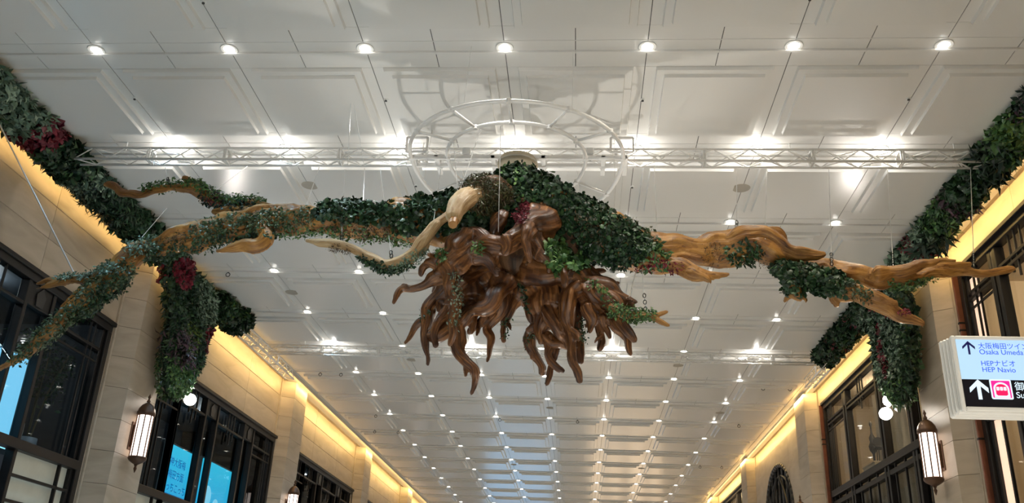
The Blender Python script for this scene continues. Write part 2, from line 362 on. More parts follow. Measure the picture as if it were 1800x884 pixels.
# ------------------------------------------------------------------ windows
def pentagon(m, X, side, y, z):
    pts = [(y-.11, z-.17), (y+.11, z-.17), (y+.15, z+.05), (y, z+.2), (y-.15, z+.05)]
    vs = [(X, a, b) for a, b in pts]+[(X-side*.02, a, b) for a, b in pts]
    m.add(vs, [(0, 1, 2, 3, 4), (9, 8, 7, 6, 5)]+[(i, (i+1) % 5, 5+(i+1) % 5, 5+i) for i in range(5)])
def window(n, root_x, side, y0, y1, zb, zt, zm, posts, ends, near, wide_post=.10, glass='glassL', label=''):
    """posts: centres of paired posts; near: detail level"""
    X = root_x; s = side
    w = empty('window_%d' % n, (X, y0, zb), label, kind='structure')
    fi, fo = X-s*.06, X+s*.14               # frame depth, proud of the stone
    B = M['bronze']
    part('window_frame', MB().cbox((fi, y0, zt-.20), (fo, y1, zt), .01), B, w)
    part('window_frame', MB().cbox((fi-s*.05, y0-.05, zt-.06), (fo, y1+.05, zt+.03), .01), B, w)
    for a, b in ((y0, y0+.16), (y1-.16, y1)):
        part('window_frame', MB().cbox((fi, a, zb), (fo, b, zt-.2), .01), B, w)
    for a, b in ((y0+.16, y0+.26), (y1-.26, y1-.16)):
        part('window_frame', MB().cbox((fi+s*.06, a, zb), (fo, b, zt-.2), .01), B, w)
    gl = M[glass]
    edges = [y0+.26]
    for p, half in posts:
        for q in (p-half, p+half):
            part('window_post', MB().cbox((fi+s*.02, q-wide_post/2, zb), (fo, q+wide_post/2, zt-.2), .01), B, w)
        if half > .05:                       # dark panel with the pentagon between the pair
            part('post_panel', MB().cbox((fi+s*.05, p-half+.05, zt-.62), (fo, p+half-.05, zt-.2), .01), B, w)
            m = MB(); pentagon(m, fi+s*.045, s, p, zt-.42); part('pentagon_ornament', m, M['darkmetal'], w, fix=True)
            part('window_pane', MB().box((X+s*.09, p-half+.05, zm), (X+s*.095, p+half-.05, zt-.62)), gl, w)
        edges += [p-half-wide_post/2, p+half+wide_post/2]
    edges.append(y1-.26)
    bays = list(zip(edges[0::2], edges[1::2]))
    for i, (a, b) in enumerate(bays):
        part('window_pane', MB().box((X+s*.09, a, zm), (X+s*.096, b, zt-.2)), gl, w)
        if near:
            for z in (zt-.62, zt-.74) if side > 0 else (zt-.66,):
                part('transom', MB().cbox((fi+s*.03, a, z-.03), (fo, b, z+.03), .006), B, w)
            if b-a > 1.0 and i not in (len(bays)-1,):
                c = (a+b)/2
                for d, l in ((-.22, .62), (0, .86), (.22, .72)):
                    part('lattice_bar', MB().cbox((fi+s*.04, c+d-.018, zt-.2-l), (fi+s*.08, c+d+.018, zt-.2), .004), B, w)
            if i in (0, len(bays)-1):
                for d in (.32, .5):
                    y = (b-d) if i else (a+d)
                    if a < y < b: part('lattice_bar', MB().cbox((fi+s*.04, y-.016, zm), (fi+s*.08, y+.016, zt-.2), .004), B, w)
                part('lattice_bar', MB().cbox((fi+s*.04, a, zt-.95), (fi+s*.08, b, zt-.91), .004), B, w)
        # lower lights under the heavy transom
        part('lower_pane', MB().box((X+s*.08, a, zb+.1), (X+s*.1, b, zm-.12)), M['frost' if side < 0 else glass], w)
        if near:
            if side < 0:
                z = zm-.12-.44
                while z > zb+.3:
                    part('glazing_bar', MB().cbox((fi+s*.03, a, z-.025), (fi+s*.1, b, z+.025), .005), B, w); z -= .44
                yb_ = b-.42 if b-a > .9 else (a+b)/2
                part('glazing_bar', MB().cbox((fi+s*.03, yb_-.025, zb), (fi+s*.1, yb_+.025, zm-.1), .005), B, w)
    part('transom', MB().cbox((fi-s*.02, y0+.16, zm-.13), (fo, y1-.16, zm+.05), .01), B, w)
    part('window_frame', MB().cbox((fi, y0, zb), (fo, y1, zb+.12), .01), B, w)
    return w, bays
PL = lambda o: [(o+2.35, .0), (o+4.05, .40), (o+6.95, .40)]
wl = []
names = ['nearest window of the left wall with plants and a lit screen behind', 'second left window with a cyan screen behind the glass', 'third window of the left wall beyond the flat pilaster', 'fourth window of the left wall far away', 'farthest window of the left wall']
for i, (a, b) in enumerate(WIN_L):
    wl.append(window(i+1, XL, -1, a, b, LZB, LZT, LZM, [(a+1.65, 0), (a+3.75 if i != 0 else 12.4, .42), (a+6.72 if i != 0 else 15.15, .42)], None, i < 3, label=names[i]))
namr = ['nearest window of the right wall above the hanging sign', 'tall right window with cream curtains behind the glass', 'far window of the right wall past the arched one', 'farthest window of the right wall']
for i, (a, b) in enumerate(WIN_R):
    L_ = (a, b)
    posts = [(a+1.3, .10), (a+3.35, .12), (a+6.35, .12)] if i != 0 else [(a+2.5, .12), (a+5.3, .12), (a+7.1, .10)]
    w, bays = window(6+i, XR, 1, a, b, RZB, RZT, EYE+4.55, posts, None, i < 2, glass='glassR', wide_post=.13, label=namr[i])
    if i < 2:                               # second transom and reveals of reddish bronze, slender bars below
        part('transom', MB().cbox((XR-.03, a+.16, EYE+4.18), (XR+.14, b-.16, EYE+4.30), .01), M['bronze'], w)
        for yy in (a-.05, b+.0):
            part('window_reveal', MB().cbox((XR-.16, yy, RZB), (XR+.02, yy+.05, RZT-.05), .008), M['redbronze'], w)
            for z in (EYE+6.2, EYE+6.05, EYE+3.9): part('glazing_bar', MB().cbox((XR-.17, yy-.01, z-.02), (XR+.02, yy+.06, z+.02), .004), M['bronze'], w)
        for y in np.arange(a+.7, b-.3, .72):
            part('lattice_bar', MB().cbox((XR-.0, y-.03, EYE+2.2), (XR+.05, y+.03, EYE+4.55), .005), M['bronze'], w)
        part('transom', MB().cbox((XR-.03, a+.16, EYE+2.1), (XR+.14, b-.16, EYE+2.22), .01), M['bronze'], w)
# narrow strip of pinkish backlit glass at the far side of the nearest right window
part('lit_pane', MB().box((XR+.06, 16.90, RZB), (XR+.075, 17.24, RZT-.3)), M['frostlit'], bpy.data.objects['window_6'])
# arched window
aw = empty('window_10', (XR, 35.6, EYE+4.5), 'dark arched window with looping tracery in the right wall', kind='structure')
yc, hw, zc, hz = 35.6, 2.55, EYE+4.55, 2.15
def arc_pts(k, X, n=28): return [(X, yc+hw*k*math.cos(PI*i/n), zc+hz*k*math.sin(PI*i/n)) for i in range(n+1)]
m = MB()
P0 = arc_pts(1.0, XR-.02); m.add([(XR-.02, yc, .3)]+P0+[(XR-.02, yc-hw, .3), (XR-.02, yc+hw, .3)], [(0, i+1, i+2) for i in range(28)]+[(0, 29, 30), (0, 31, 1)])
part('window_pane', m, mat('dark_mirror_glass', (.02, .022, .024), .06, spec=1.0), aw)
part('arch_frame', MB().poly(arc_pts(.985, XR-.08)+[(XR-.08, yc-hw*.985, .3)], .09, 8), M['darkmetal'], aw, smooth=True)
part('arch_frame', MB().poly([(XR-.08, yc+hw*.985, zc), (XR-.08, yc+hw*.985, .3)], .09, 8), M['darkmetal'], aw)
part('arch_frame', MB().poly(arc_pts(.80, XR-.05), .035, 6), M['darkmetal'], aw)
for k in range(7):
    y = yc-hw+hw*2*(k+1)/8; zt = zc+hz*.97*math.sqrt(max(0, 1-((y-yc)/hw)**2))
    part('tracery_bar', MB().tube((XR-.05, y, .3), (XR-.05, y, zt), .035), M['darkmetal'], aw)
for k in (-1, 1):
    pts = [(XR-.09, yc+k*(.25+1.3*math.sin(t*PI)*(1-t*.3)), zc-1.2+2.9*t) for t in np.linspace(0, 1, 14)]
    part('tracery_scroll', MB().poly(pts, .04), M['darkmetal'], aw)
part('tracery_ring', MB().lathe([(.50, -.03), (.56, -.03), (.56, .03), (.50, .03)], (XR-.1, yc, zc+.1), 20, 0), M['darkmetal'], aw)

# ------------------------------------------------------------------ rooms behind the windows
M['roomL'] = mat('dark_blue_room', (.06, .075, .09), .6)
M['roomR'] = mat('cream_room', (.62, .54, .42), .7)
def room(n, X, side, y0, y1, zf, zt, m, depth=3.6):
    a, b = X+side*.32, X+side*depth
    mb = MB(); mb.box((b, y0-1, zf-.1), (b+side*.1, y1+1, zt+.1)); mb.box((a, y0-1, zf-.1), (b, y1+1, zf)); mb.box((a, y0-1, zt), (b, y1+1, zt+.1))
    mb.box((a, y0-1.1, zf), (b, y0-1, zt)); mb.box((a, y1+1, zf), (b, y1+1.1, zt))
    return struct('trim_%d' % n, mb, m, 'walls and ceiling of the room behind the %s windows' % ('left' if side < 0 else 'right'))
for i, (a, b) in enumerate(WIN_L): room(5+i, XL, -1, a, b, LZM-.1, LZT+.3, M['roomL'])
for i, (a, b) in enumerate(WIN_R): room(10+i, XR, 1, a, b, EYE+2.1, RZT+.2, M['roomR'], 2.6)
M['roomlamp'] = mat('room_lamp', (1, 1, 1), .5, emit=(1, .95, .85), estr=6, nomis=True)
k = 0
wordn = ['first', 'second', 'third', 'fourth', 'fifth', 'sixth', 'seventh', 'eighth', 'ninth', 'tenth', 'eleventh', 'twelfth', 'thirteenth', 'fourteenth', 'fifteenth', 'sixteenth', 'seventeenth', 'eighteenth', 'nineteenth', 'twentieth', 'twenty-first']
for i, (a, b) in enumerate(WIN_L[:3]):
    for j, y in enumerate((a+3.2, a+6.9)):
        o = part('room_downlight', MB().lathe([(.13, 0), (.13, .03)], (XL-1.6, y, LZT+.26), 16), M['roomlamp'])
        o['label'] = 'round white room downlight behind the %s left window, %s of two' % (wordn[i], ['nearer', 'farther'][j]); o['category'] = 'ceiling lamp'; o['group'] = 'lamps in the left rooms'
        if i < 2: lamp('POINT', 'room_lamp_light', (XL-1.6, y, LZT+.1), 25, (1, .95, .88), shadow_soft_size=.15)
for i, (a, b) in enumerate(WIN_R):
    for y in (a+2.0, a+6.6): lamp('POINT', 'room_lamp_light', (XR+1.3, y, RZT-.25), 150, (1, .80, .56), shadow_soft_size=.25)
for i, (a, b) in enumerate(WIN_R[:2]):      # curtains: wavy cloth
    for j, (y0, y1, x) in enumerate(((a+.4, a+3.3, XR+1.5), (a+5.2, a+7.9, XR+1.3)) if i else ((a+4.3, a+7.9, XR+1.0),)):
        m = MB(); n = 70; rows = [EYE+2.3, EYE+4, EYE+5.4, RZT+.1]
        for zi, z in enumerate(rows):
            for t in range(n+1):
                y = y0+(y1-y0)*t/n; m.v.append((x+.07*math.sin(y*14+.4*math.sin(y*3))+.03*math.sin(zi*1.3+y*7), y, z))
        for zi in range(3):
            for t in range(n): m.f.append((zi*(n+1)+t, zi*(n+1)+t+1, (zi+1)*(n+1)+t+1, (zi+1)*(n+1)+t))
        o = part('curtain', m, mat('cream_curtain', (.60, .56, .47), .9), smooth=True)
        o['label'] = [['cream pleated curtain behind the glass of the nearest right window'], ['cream pleated curtain at the near side of the tall right window', 'cream pleated curtain at the far side of the tall right window']][i][j]; o['category'] = 'curtain'
# grey tall-backed chair and slim figure-like stand in the right room
M['greyobj'] = mat('grey_paint', (.035, .038, .042), .6)
struct('trim_20', MB().box((XR+.34, 19.0, EYE+4.40), (XR+2.5, 29.4, EYE+4.52)), M['roomR'], 'upper floor slab behind the tall right window')
ZF = EYE+4.52
pt = empty('display_plinth', (8.6, 26.95, ZF), 'pale display plinth behind the tall right window', 'plinth')
part('plinth_body', MB().cbox((8.35, 26.45, ZF), (8.95, 27.55, ZF+.62), .01), M['soffit'], pt); part('plinth_top', MB().cbox((8.32, 26.42, ZF+.62), (8.98, 27.58, ZF+.66), .01), M['soffit'], pt)
ZP = ZF+.66
c0 = np.array([8.65, 26.72, ZP])
ch = empty('tall_chair', tuple(c0), 'small dark grey chair with rounded back on the plinth behind glass', 'chair')
part('seat', MB().lathe([(.02, .40), (.15, .40), (.16, .43), (.14, .45), (.02, .45)], c0, 20), M['greyobj'], ch)
part('backrest', MB().lathe([(.02, -.015), (.15, -.015), (.15, .015), (.02, .015)], c0+[.0, .14, .62], 20, 1), M['greyobj'], ch)
for sx in (-.10, .10):
    for sy in (-.10, .10): part('leg', MB().tube(c0+[sx, sy, 0], c0+[sx*.8, sy*.8, .42], .016), M['greyobj'], ch)
c1 = np.array([8.6, 27.22, ZP])
ce = empty('slender_sculpture', tuple(c1), 'slim dark grey upright sculpture beside the chair behind glass', 'sculpture')
part('base', MB().lathe([(.12, 0), (.12, .04), (.03, .07)], c1, 16), M['greyobj'], ce)
part('body', MB().lathe([(.03, .07), (.035, .35), (.10, .45), (.12, .58), (.07, .70), (.09, .82), (.03, .95), (.022, 1.15), (.045, 1.22), (.03, 1.3), (.01, 1.33)], c1, 18), M['greyobj'], ce, smooth=True)

# screens and plants behind the left windows
def text(name, s, m, origin, xdir, up, size, parent, extr=.002, align='LEFT', bold=0):
    c = bpy.data.curves.new(name, 'FONT'); c.body = s; c.size = size; c.extrude = extr; c.align_x = align; c.offset = bold
    o = bpy.data.objects.new(name, c); COL.objects.link(o)
    bpy.context.view_layer.update()
    me = bpy.data.meshes.new_from_object(o.evaluated_get(bpy.context.evaluated_depsgraph_get()))
    bpy.data.objects.remove(o); me.name = name; me.materials.clear(); me.materials.append(m)
    x = Vector(xdir).normalized(); u = Vector(up).normalized(); n = x.cross(u)
    R = Matrix((x, u, n)).transposed(); me.transform(R.to_4x4())
    q = bpy.data.objects.new(name, me); COL.objects.link(q); q.parent = parent
    q.location = Vector(origin)-(wloc(parent) if parent else Vector()); return q
def screen_mat(name, c0, c1, s):
    m = mat(name, (.02, .02, .02), .2, emit=c0, estr=s); N = m.node_tree.nodes; L = m.node_tree.links
    tc = N.new('ShaderNodeTexCoord'); sp = N.new('ShaderNodeSeparateXYZ'); r = N.new('ShaderNodeValToRGB')
    r.color_ramp.elements[0].color = (*c0, 1); r.color_ramp.elements[1].color = (*c1, 1)
    L.new(tc.outputs['Generated'], sp.inputs[0]); L.new(sp.outputs['Z'], r.inputs[0]); L.new(r.outputs[0], N['Principled BSDF'].inputs['Emission Color']); return m
M['scrblue'] = mat('screen_blue_print', (.0, .1, .4), .4, emit=(.004, .20, .46), estr=1.0)
M['scrwhite'] = mat('screen_pale_print', (.2, .6, .7), .4, emit=(.35, .85, 1), estr=1.2)
M['casing'] = mat('screen_casing', (.25, .26, .26), .4, metal=.4)
def screen(name, y0, y1, z0, z1, x, mat_, label):
    s = empty(name, (x, y0, z0), label, 'screen')
    part('casing', MB().cbox((x-.10, y0-.05, z0-.05), (x, y1+.05, z1+.05), .01), M['casing'], s)
    part('display', MB().box((x, y0, z0), (x+.006, y1, z1)), mat_, s); return s
xs = XL-.55
cy = screen_mat('cyan_display', (.02, .50, .85), (.05, .72, .93), 1.25)
f = 1.036
s1 = screen('wall_screen', 22.6, 24.35, LZM-.0, EYE+4.42, xs, cy, 'cyan wall screen with blue lettering in the second left window')
for t, z in (('阪神大阪梅', 4.02), ('東梅田方面', 3.70), ('こっちこっち', 3.38)):
    text('lettering', t, M['scrblue'], (xs+.012, 22.78, EYE+z-.10), (0, 1, 0), (0, 0, 1), .25, s1)
part('printed_bar', MB().box((xs+.006, 22.75, EYE+3.10), (xs+.012, 24.3, EYE+3.2)), M['scrblue'], s1)
s2 = screen('wall_screen', 25.1, 27.4, LZM-.0, EYE+4.46, xs, cy, 'plain cyan wall screen right of the lettered one')
part('printed_glow', MB().lathe([(.01, 0), (.30, 0), (.30, .006), (.01, .006)], (xs+.006, 25.8, EYE+3.5), 24, 0), M['scrwhite'], s2)
part('printed_glow', MB().lathe([(.01, 0), (.22, 0), (.22, .006), (.01, .006)], (xs+.006, 26.5, EYE+3.3), 24, 0), M['scrwhite'], s2)
text('lettering', 'こっち', M['scrwhite'], (xs+.012, 26.85, EYE+4.20), (0, 1, 0), (0, 0, 1), .13, s2)
pale = screen_mat('pale_blue_display', (.25, .72, .95), (.30, .75, .98), 1.3)
s3 = screen('wall_screen', 13.2, 16.05, LZM-.05, EYE+4.62, XL-.50, pale, 'pale blue screen behind the nearest left window')
part('printed_ring', MB().lathe([(.13, 0), (.19, 0), (.19, .006), (.13, .006)], (XL-.494, 15.35, EYE+3.35), 24, 0), M['scrblue'], s3)

# leaves -------------------------------------------------------------------
LEAFM = {}
def leaf_material():
    m = bpy.data.materials.new('leaf'); m.use_nodes = True; N = m.node_tree.nodes; L = m.node_tree.links; b = N['Principled BSDF']
    a = N.new('ShaderNodeAttribute'); a.attribute_name = 'tint'; L.new(a.outputs['Color'], b.inputs['Base Color'])
    b.inputs['Roughness'].default_value = .42; b.inputs['Specular IOR Level'].default_value = .45; return m
M['leaf'] = leaf_material()
PAL = {'ivy': [(.014, .042, .017), (.020, .058, .022), (.035, .088, .032), (.010, .030, .013)],
       'ivylight': [(.05, .13, .04), (.08, .18, .05), (.03, .09, .03), (.12, .22, .06)],
       'silver': [(.13, .21, .14), (.18, .26, .18), (.08, .13, .09), (.23, .31, .23)],
       'lime': [(.10, .17, .025), (.14, .22, .03), (.07, .12, .02)],
       'red': [(.16, .012, .025), (.22, .02, .035), (.11, .008, .02)],
       'dark': [(.010, .030, .018), (.016, .045, .024), (.008, .022, .014)],
       'purple': [(.07, .03, .05), (.10, .05, .07), (.05, .03, .04)],
       'moss': [(.05, .06, .02), (.08, .085, .03), (.09, .06, .03), (.035, .045, .018)],
       'brownmoss': [(.09, .055, .025), (.12, .08, .035), (.06, .04, .02)],
       'arm': [(.035, .075, .028), (.08, .13, .06), (.02, .05, .02), (.15, .18, .10), (.06, .075, .028)]}
def leaves(name, P, Nn, size, pal, parent, shape='leaf', aspect=.55, jitter=.7, droop=.3, label=None, sizevar=.35, kind='stuff'):
    P = np.asarray(P, float); Nn = np.asarray(Nn, float); n = len(P)
    if n == 0: return None
    nn = Nn+rng.normal(0, jitter, (n, 3)); nn /= np.linalg.norm(nn, axis=1)[:, None]
    t = rng.normal(0, 1, (n, 3)); t[:, 2] -= droop*2; t -= (t*nn).sum(1)[:, None]*nn; t /= np.linalg.norm(t, axis=1)[:, None]
    b = np.cross(nn, t); L = (size*(1+rng.uniform(-sizevar, sizevar, n)))[:, None]; w = L*aspect/2
    if shape == 'ivy':
        tmpl = [(0, 0, 0), (.15, -1.0, -.05), (.45, -.75, -.10), (.55, -1.15, -.12), (1, 0, -.05), (.55, 1.15, -.12), (.45, .75, -.10), (.15, 1.0, -.05), (.45, 0, .10)]
        tri = [(0, 1, 8), (1, 2, 8), (2, 3, 8), (3, 4, 8), (4, 5, 8), (5, 6, 8), (6, 7, 8), (7, 0, 8)]
    elif shape == 'blade':
        tmpl = [(0, -.4, 0), (0, .4, 0), (.5, .9, .10), (.5, -.9, .10), (1, 0, -.05)]
        tri = [(0, 1, 2), (0, 2, 3), (3, 2, 4)]
    else:
        tmpl = [(0, 0, 0), (.45, -1, -.06), (1, 0, -.05), (.45, 1, -.06), (.5, 0, .08)]
        tri = [(0, 1, 4), (1, 2, 4), (2, 3, 4), (3, 0, 4)]
    tm = np.array(tmpl); k = len(tm)
    V = P[:, None, :]+tm[None, :, 0:1]*(L*t)[:, None, :]+tm[None, :, 1:2]*(w*b)[:, None, :]+tm[None, :, 2:3]*(L*nn)[:, None, :]
    V = V.reshape(-1, 3)-np.array(wloc(parent) if parent else (0, 0, 0))
    T = (np.array(tri)[None]+(np.arange(n)*k)[:, None, None]).reshape(-1, 3)
    me = bpy.data.meshes.new(name); me.vertices.add(len(V)); me.vertices.foreach_set('co', V.astype(np.float32).ravel())
    me.loops.add(T.size); me.loops.foreach_set('vertex_index', T.astype(np.int32).ravel())
    me.polygons.add(len(T)); me.polygons.foreach_set('loop_start', np.arange(0, T.size, 3, dtype=np.int32)); me.polygons.foreach_set('loop_total', np.full(len(T), 3, dtype=np.int32))
    me.update(calc_edges=True)
    pc = np.array(PAL[pal]); c = pc[rng.integers(0, len(pc), n)]*rng.uniform(.75, 1.3, (n, 1))
    ca = np.ones((n, k, 4)); ca[:, :, :3] = np.clip(c, 0, 1)[:, None, :]
    at_ = me.color_attributes.new('tint', 'FLOAT_COLOR', 'POINT'); at_.data.foreach_set('color', ca.astype(np.float32).ravel())
    me.materials.append(M['leaf'])
    o = link(name, me, parent)
    if kind: o['kind'] = kind
    if label: o['label'] = label
    return o
# potted plants behind the nearest left window
M['stem'] = mat('pale_stem', (.16, .13, .07), .7)
for j, (y, x, R, H, lab) in enumerate(((16.62, XL-.95, .30, .62, 'leafy plant in a large white round pot behind the left window'), (17.02, XL-.75, .20, .40, 'slim tree in a small white pot beside the large pot'))):
    b0 = np.array([x, y, LZM-.04])
    p = empty('potted_plant', tuple(b0), lab, 'plant')
    part('pot', MB().lathe([(R*.72, 0), (R*.9, H*.3), (R, H*.75), (R*.98, H), (R*.88, H), (R*.86, H*.9)], b0, 28), M['pot'], p, smooth=True)
    random.seed(20+j); P = []; Nv = []
    for k in range(7):
        a = random.uniform(0, 6.28); top = b0+[math.cos(a)*.35, math.sin(a)*.45, H+random.uniform(1.0, 1.9)]
        mid = (b0+[0, 0, H]+top)/2+[0, 0, .2]
        pts = [b0+[0, 0, H*.85]+np.array([math.cos(a), math.sin(a), 0])*.05, mid, top]
        part('stem', MB().poly([tuple(q) for q in pts], .014, 5), M['stem'], p)
        for _ in range(60):
            t = random.uniform(.35, 1); q = mid*(1-t)+top*t+np.array([random.gauss(0, .12), random.gauss(0, .14), random.gauss(0, .14)]); P.append(q); Nv.append((0, 0, 1))
    leaves('foliage', P, Nv, .11, 'ivy', p, aspect=.5)

# ------------------------------------------------------------------ ceiling fittings
def lathe_mesh(name, prof, m, n=24): return mesh(name, MB().lathe(prof, (0, 0, 0), n), m, smooth=False)
trim_me = lathe_mesh('trim_ring', [(.085, .0), (.085, -.012), (.125, -.016), (.13, -.004), (.13, .0)], M['trim'])
lens_me = lathe_mesh('lens', [(.0, -.004), (.083, -.004), (.083, .0)], M['lamp'], 20)
rown = ['nearest ceiling row', 'row just before the first long truss', 'first row beyond the first long truss', 'second row beyond the first long truss', 'third row beyond the first long truss', 'row just above the second truss',
        'first row beyond the second truss', 'second row beyond the second truss', 'third row beyond the second truss', 'fourth row beyond the second truss', 'fifth row beyond the second truss', 'sixth row beyond the second truss',
        'seventh row beyond the second truss', 'eighth row beyond the second truss', 'ninth row beyond the second truss', 'tenth row beyond the second truss', 'eleventh row beyond the second truss']
coln = ['leftmost', 'second from the left', 'third from the left', 'centre', 'third from the right', 'second from the right', 'rightmost']
COLT = [(.30, .66, 1), (.44, .76, 1), (.72, .90, 1), (1, .96, .90), (1, .93, .78), (1, .90, .70), (1, .88, .66)]  # lamp tints made up to cast the ceiling cool left, warm right
for r in range(-5, 23):
    for c in range(7):
        x, y = X0+c*SX, Y0+(r-1)*SY
        if y > YB-2 or y < YA+1: continue
        if 1 <= r <= 17:
            o = empty('downlight', (x, y, CEIL), '%s round downlight in the %s' % (coln[c], rown[r-1]), 'ceiling light', 'recessed downlights of the ceiling grid')
            link('trim_ring', trim_me, o); link('lens', lens_me, o)
        if c in (0, 2, 4, 6) or r in (1, 2, 3, 4):
            if 1 <= r <= 9: lamp('POINT', 'added_halo_lamp', (x, y, CEIL-.10), 24 if r in (2, 6) else 0.5, (1, .96, .88), shadow_soft_size=.05)  # added point lamps imitate bloom and truss bounce around the lenses
            lamp('SPOT', 'downlight_beam', (x, y, CEIL-.03), SPOT_W*(1 if r in (1, 2, 3, 4) else 1.9 if r < 1 else 1.05), COLT[c], spot_size=math.radians(95), spot_blend=.8, shadow_soft_size=.08)
def fitting(name, prof, m, x, y, z, label, cat, group, n=20, kids=()):
    o = empty(name, (x, y, z), label, cat, group)
    for nm, pr, mm in ((name.split('_')[-1]+'_body', prof, m),)+tuple(kids): link(nm, lathe_mesh(nm, pr, mm, n), o)
    return o
for (x, y), lab in zip([(-5.29, 15.23), (2.96, 15.24), (-7.4, 21.11), (-5.27, 26.89), (-1.09, 32.66), (5.07, 32.79), (2.96, 26.9), (-5.27, 38.5), (2.96, 44.3), (-3.2, 44.3)],
    ['left of the big driftwood hump', 'right of the central ring', 'low left above the hanging root tips', 'just behind the left part of the second truss', 'in the centre beyond the second truss', 'right of the lamps beyond the second truss', 'behind the right part of the second truss', 'far left beyond the second truss', 'far right of the ceiling', 'far centre-left of the ceiling']):
    fitting('ceiling_speaker', [(.0, -.012), (.13, -.012), (.165, -.006), (.17, 0)], M['speaker'], x, y, CEIL, 'round beige ceiling speaker grille '+lab, 'speaker', 'round speaker grilles')
k = 0
places = {(-3.2, 12.23): 'left of the white ring', (.93, 12.24): 'right of the white ring', (-7.4, 12.17): 'above the far left of the first truss', (5.02, 12.22): 'above the far right of the first truss', (2.97, 9.83): 'at the top edge near the right', (-5.29, 9.77): 'at the top edge near the left',
          (.93, 15.2): 'below the truss right of the leafy mound', (-3.2, 15.2): 'below the truss left of the leafy mound'}
for (x, y), l in places.items():
    fitting('sprinkler_head', [(.0, -.03), (.012, -.03), (.015, -.012), (.035, -.010), (.04, 0)], M['trim'], x, y, CEIL, 'tiny white sprinkler head with dark centre '+l, 'sprinkler', 'sprinkler heads', 14, (('opening', [(0, -.032), (.02, -.032), (.02, -.02)], M['darkmetal']),))
# rings for hanging things, on the cross ribs near the walls
hk = [(-8.6, 28.45), (-7.9, 28.45), (-8.55, 19.7), (-7.95, 34.3), (-8.6, 37.2), (-7.6, 37.2), (-3.1, 34.4), (-.1, 34.4), (6.0, 34.4), (5.9, 29.0), (6.75, 29.0), (5.6, 43.0), (6.6, 43.0)]
for i, (x, y) in enumerate(hk):
    o = part('ceiling_hook', MB().tube((x, y, CEIL), (x, y, CEIL-.06), .012, 6).torus((0, 0, 0), .05, .010, 16, 6, fn=lambda p, x=x, y=y: (p[0]+x, p[2]+y, p[1]+CEIL-.10)), M['darkmetal'])
    o['label'] = 'small black ring hook '+['by the left wall just past the second truss, outer one', 'by the left wall just past the second truss, inner one', 'beside the left limb before the second truss', 'far left, third pair', 'far left, outer of the fourth pair', 'far left, inner of the fourth pair', 'in the far centre, left one', 'in the far centre, right one', 'far right, alone', 'right, inner one past the second truss', 'right, outer one past the second truss', 'farthest right, inner one', 'farthest right, outer one'][i]; o['category'] = 'hook'; o['group'] = 'black ring hooks on the ceiling'

# ------------------------------------------------------------------ cove light on top of the walls
for X, sd, xa, xb in ((XL, -1, -10.07, -10.0), (XR, 1, 7.575, 7.63)):
    for j in range(8):
        ya, yb = 3+j*9.0, 3+j*9.0+8.9
        o = part('cove_strip', MB().box((xa+sd*0, ya, CEIL+.10), (xb, yb, CEIL+.12)), M['cove'])
        o['label'] = 'thin warm light strip hidden in the cove above the %s wall' % ('left' if sd < 0 else 'right'); o['category'] = 'light strip'; o['group'] = 'cove light strips %s' % ('left' if sd < 0 else 'right')
        lamp('AREA', 'cove_light', ((xa+xb)/2-sd*.03, (ya+yb)/2, CEIL+.07), COVE_W*9*(1 if sd < 0 else 1.3), (1, .70, .30), (sd*.12, 0, -1), shape='RECTANGLE', size=.05, size_y=8.9) if False else None
        l = lamp('AREA', 'cove_light', (-9.52 if sd < 0 else 7.24, (ya+yb)/2, CEIL-(.15 if sd < 0 else .14)), COVE_W*9, (1, .64, .22), (0, 0, -1), shape='RECTANGLE', size=.10, size_y=8.9)
        l.rotation_euler = (0, (math.radians(43) if sd < 0 else -math.radians(46)), 0)

# ------------------------------------------------------------------ box trusses
def truss(name, p0, p1, s, label, group, up=(0, 0, 1), joints=(), pitch=.29, faces=4):
    p0 = Vector(p0); p1 = Vector(p1); d = (p1-p0); Ln = d.length; d.normalize(); u = Vector(up); w = d.cross(u).normalized()
    root = empty(name, tuple(p0), label, 'truss', group)
    C = [(-s/2, 0), (s/2, 0), (s/2, s), (-s/2, s)]
    at_ = lambda c, t: p0+d*t+w*c[0]+u*c[1]
    for c in C: part('chord', MB().tube(at_(c, 0), at_(c, Ln), .022, 8), M['truss'], root, smooth=True)
    me_cache = {}
    n = int(Ln/pitch); st = Ln/n
    for f in range(faces):
        a, b = C[f], C[(f+1) % 4]
        proto = None
        for i in range(n):
            q0, q1 = (a, b) if (i+f) % 2 else (b, a)
            A, B = at_(q0, i*st), at_(q1, (i+1)*st); dv = B-A
            key = (f, (i+f) % 2)
            if key not in me_cache: me_cache[key] = mesh('brace', MB().tube((0, 0, 0), tuple(dv), .0105, 5), M['truss'])
            link('brace', me_cache[key], root, A-p0)
    for t in joints:
        m = MB()
        for dt in (-.02, .02):
            for c0_, c1_ in zip(C, C[1:]+C[:1]): m.tube(at_(c0_, t+dt), at_(c1_, t+dt), .018, 6)
        part('joint_frame', m, M['truss'], root)
    return root
T1 = truss('box_truss', (-9.05, 13.6, EYE+7.60), (6.75, 13.6, EYE+7.60), .22, 'long white box truss running across behind the ring and leafy mound', 'white lighting trusses', joints=(1.35, 2.75, 4.8, 6.3, 9.6, 11.1, 12.9, 14.35), pitch=.30)
T2 = truss('box_truss', (-9.25, 25.2, EYE+7.62), (6.75, 25.2, EYE+7.62), .22, 'second white box truss across the hall beyond the hanging roots', 'white lighting trusses', joints=(1.6, 3.3, 5.2, 7.0, 9.2, 11.2, 13.0, 14.7), pitch=.36)
T3 = truss('box_truss', (-9.32, 22.6, EYE+7.48), (-9.32, 27.6, EYE+7.48), .26, 'short white truss along the left wall past the foliage band', 'short wall trusses', joints=(1.5, 3.3), pitch=.3)
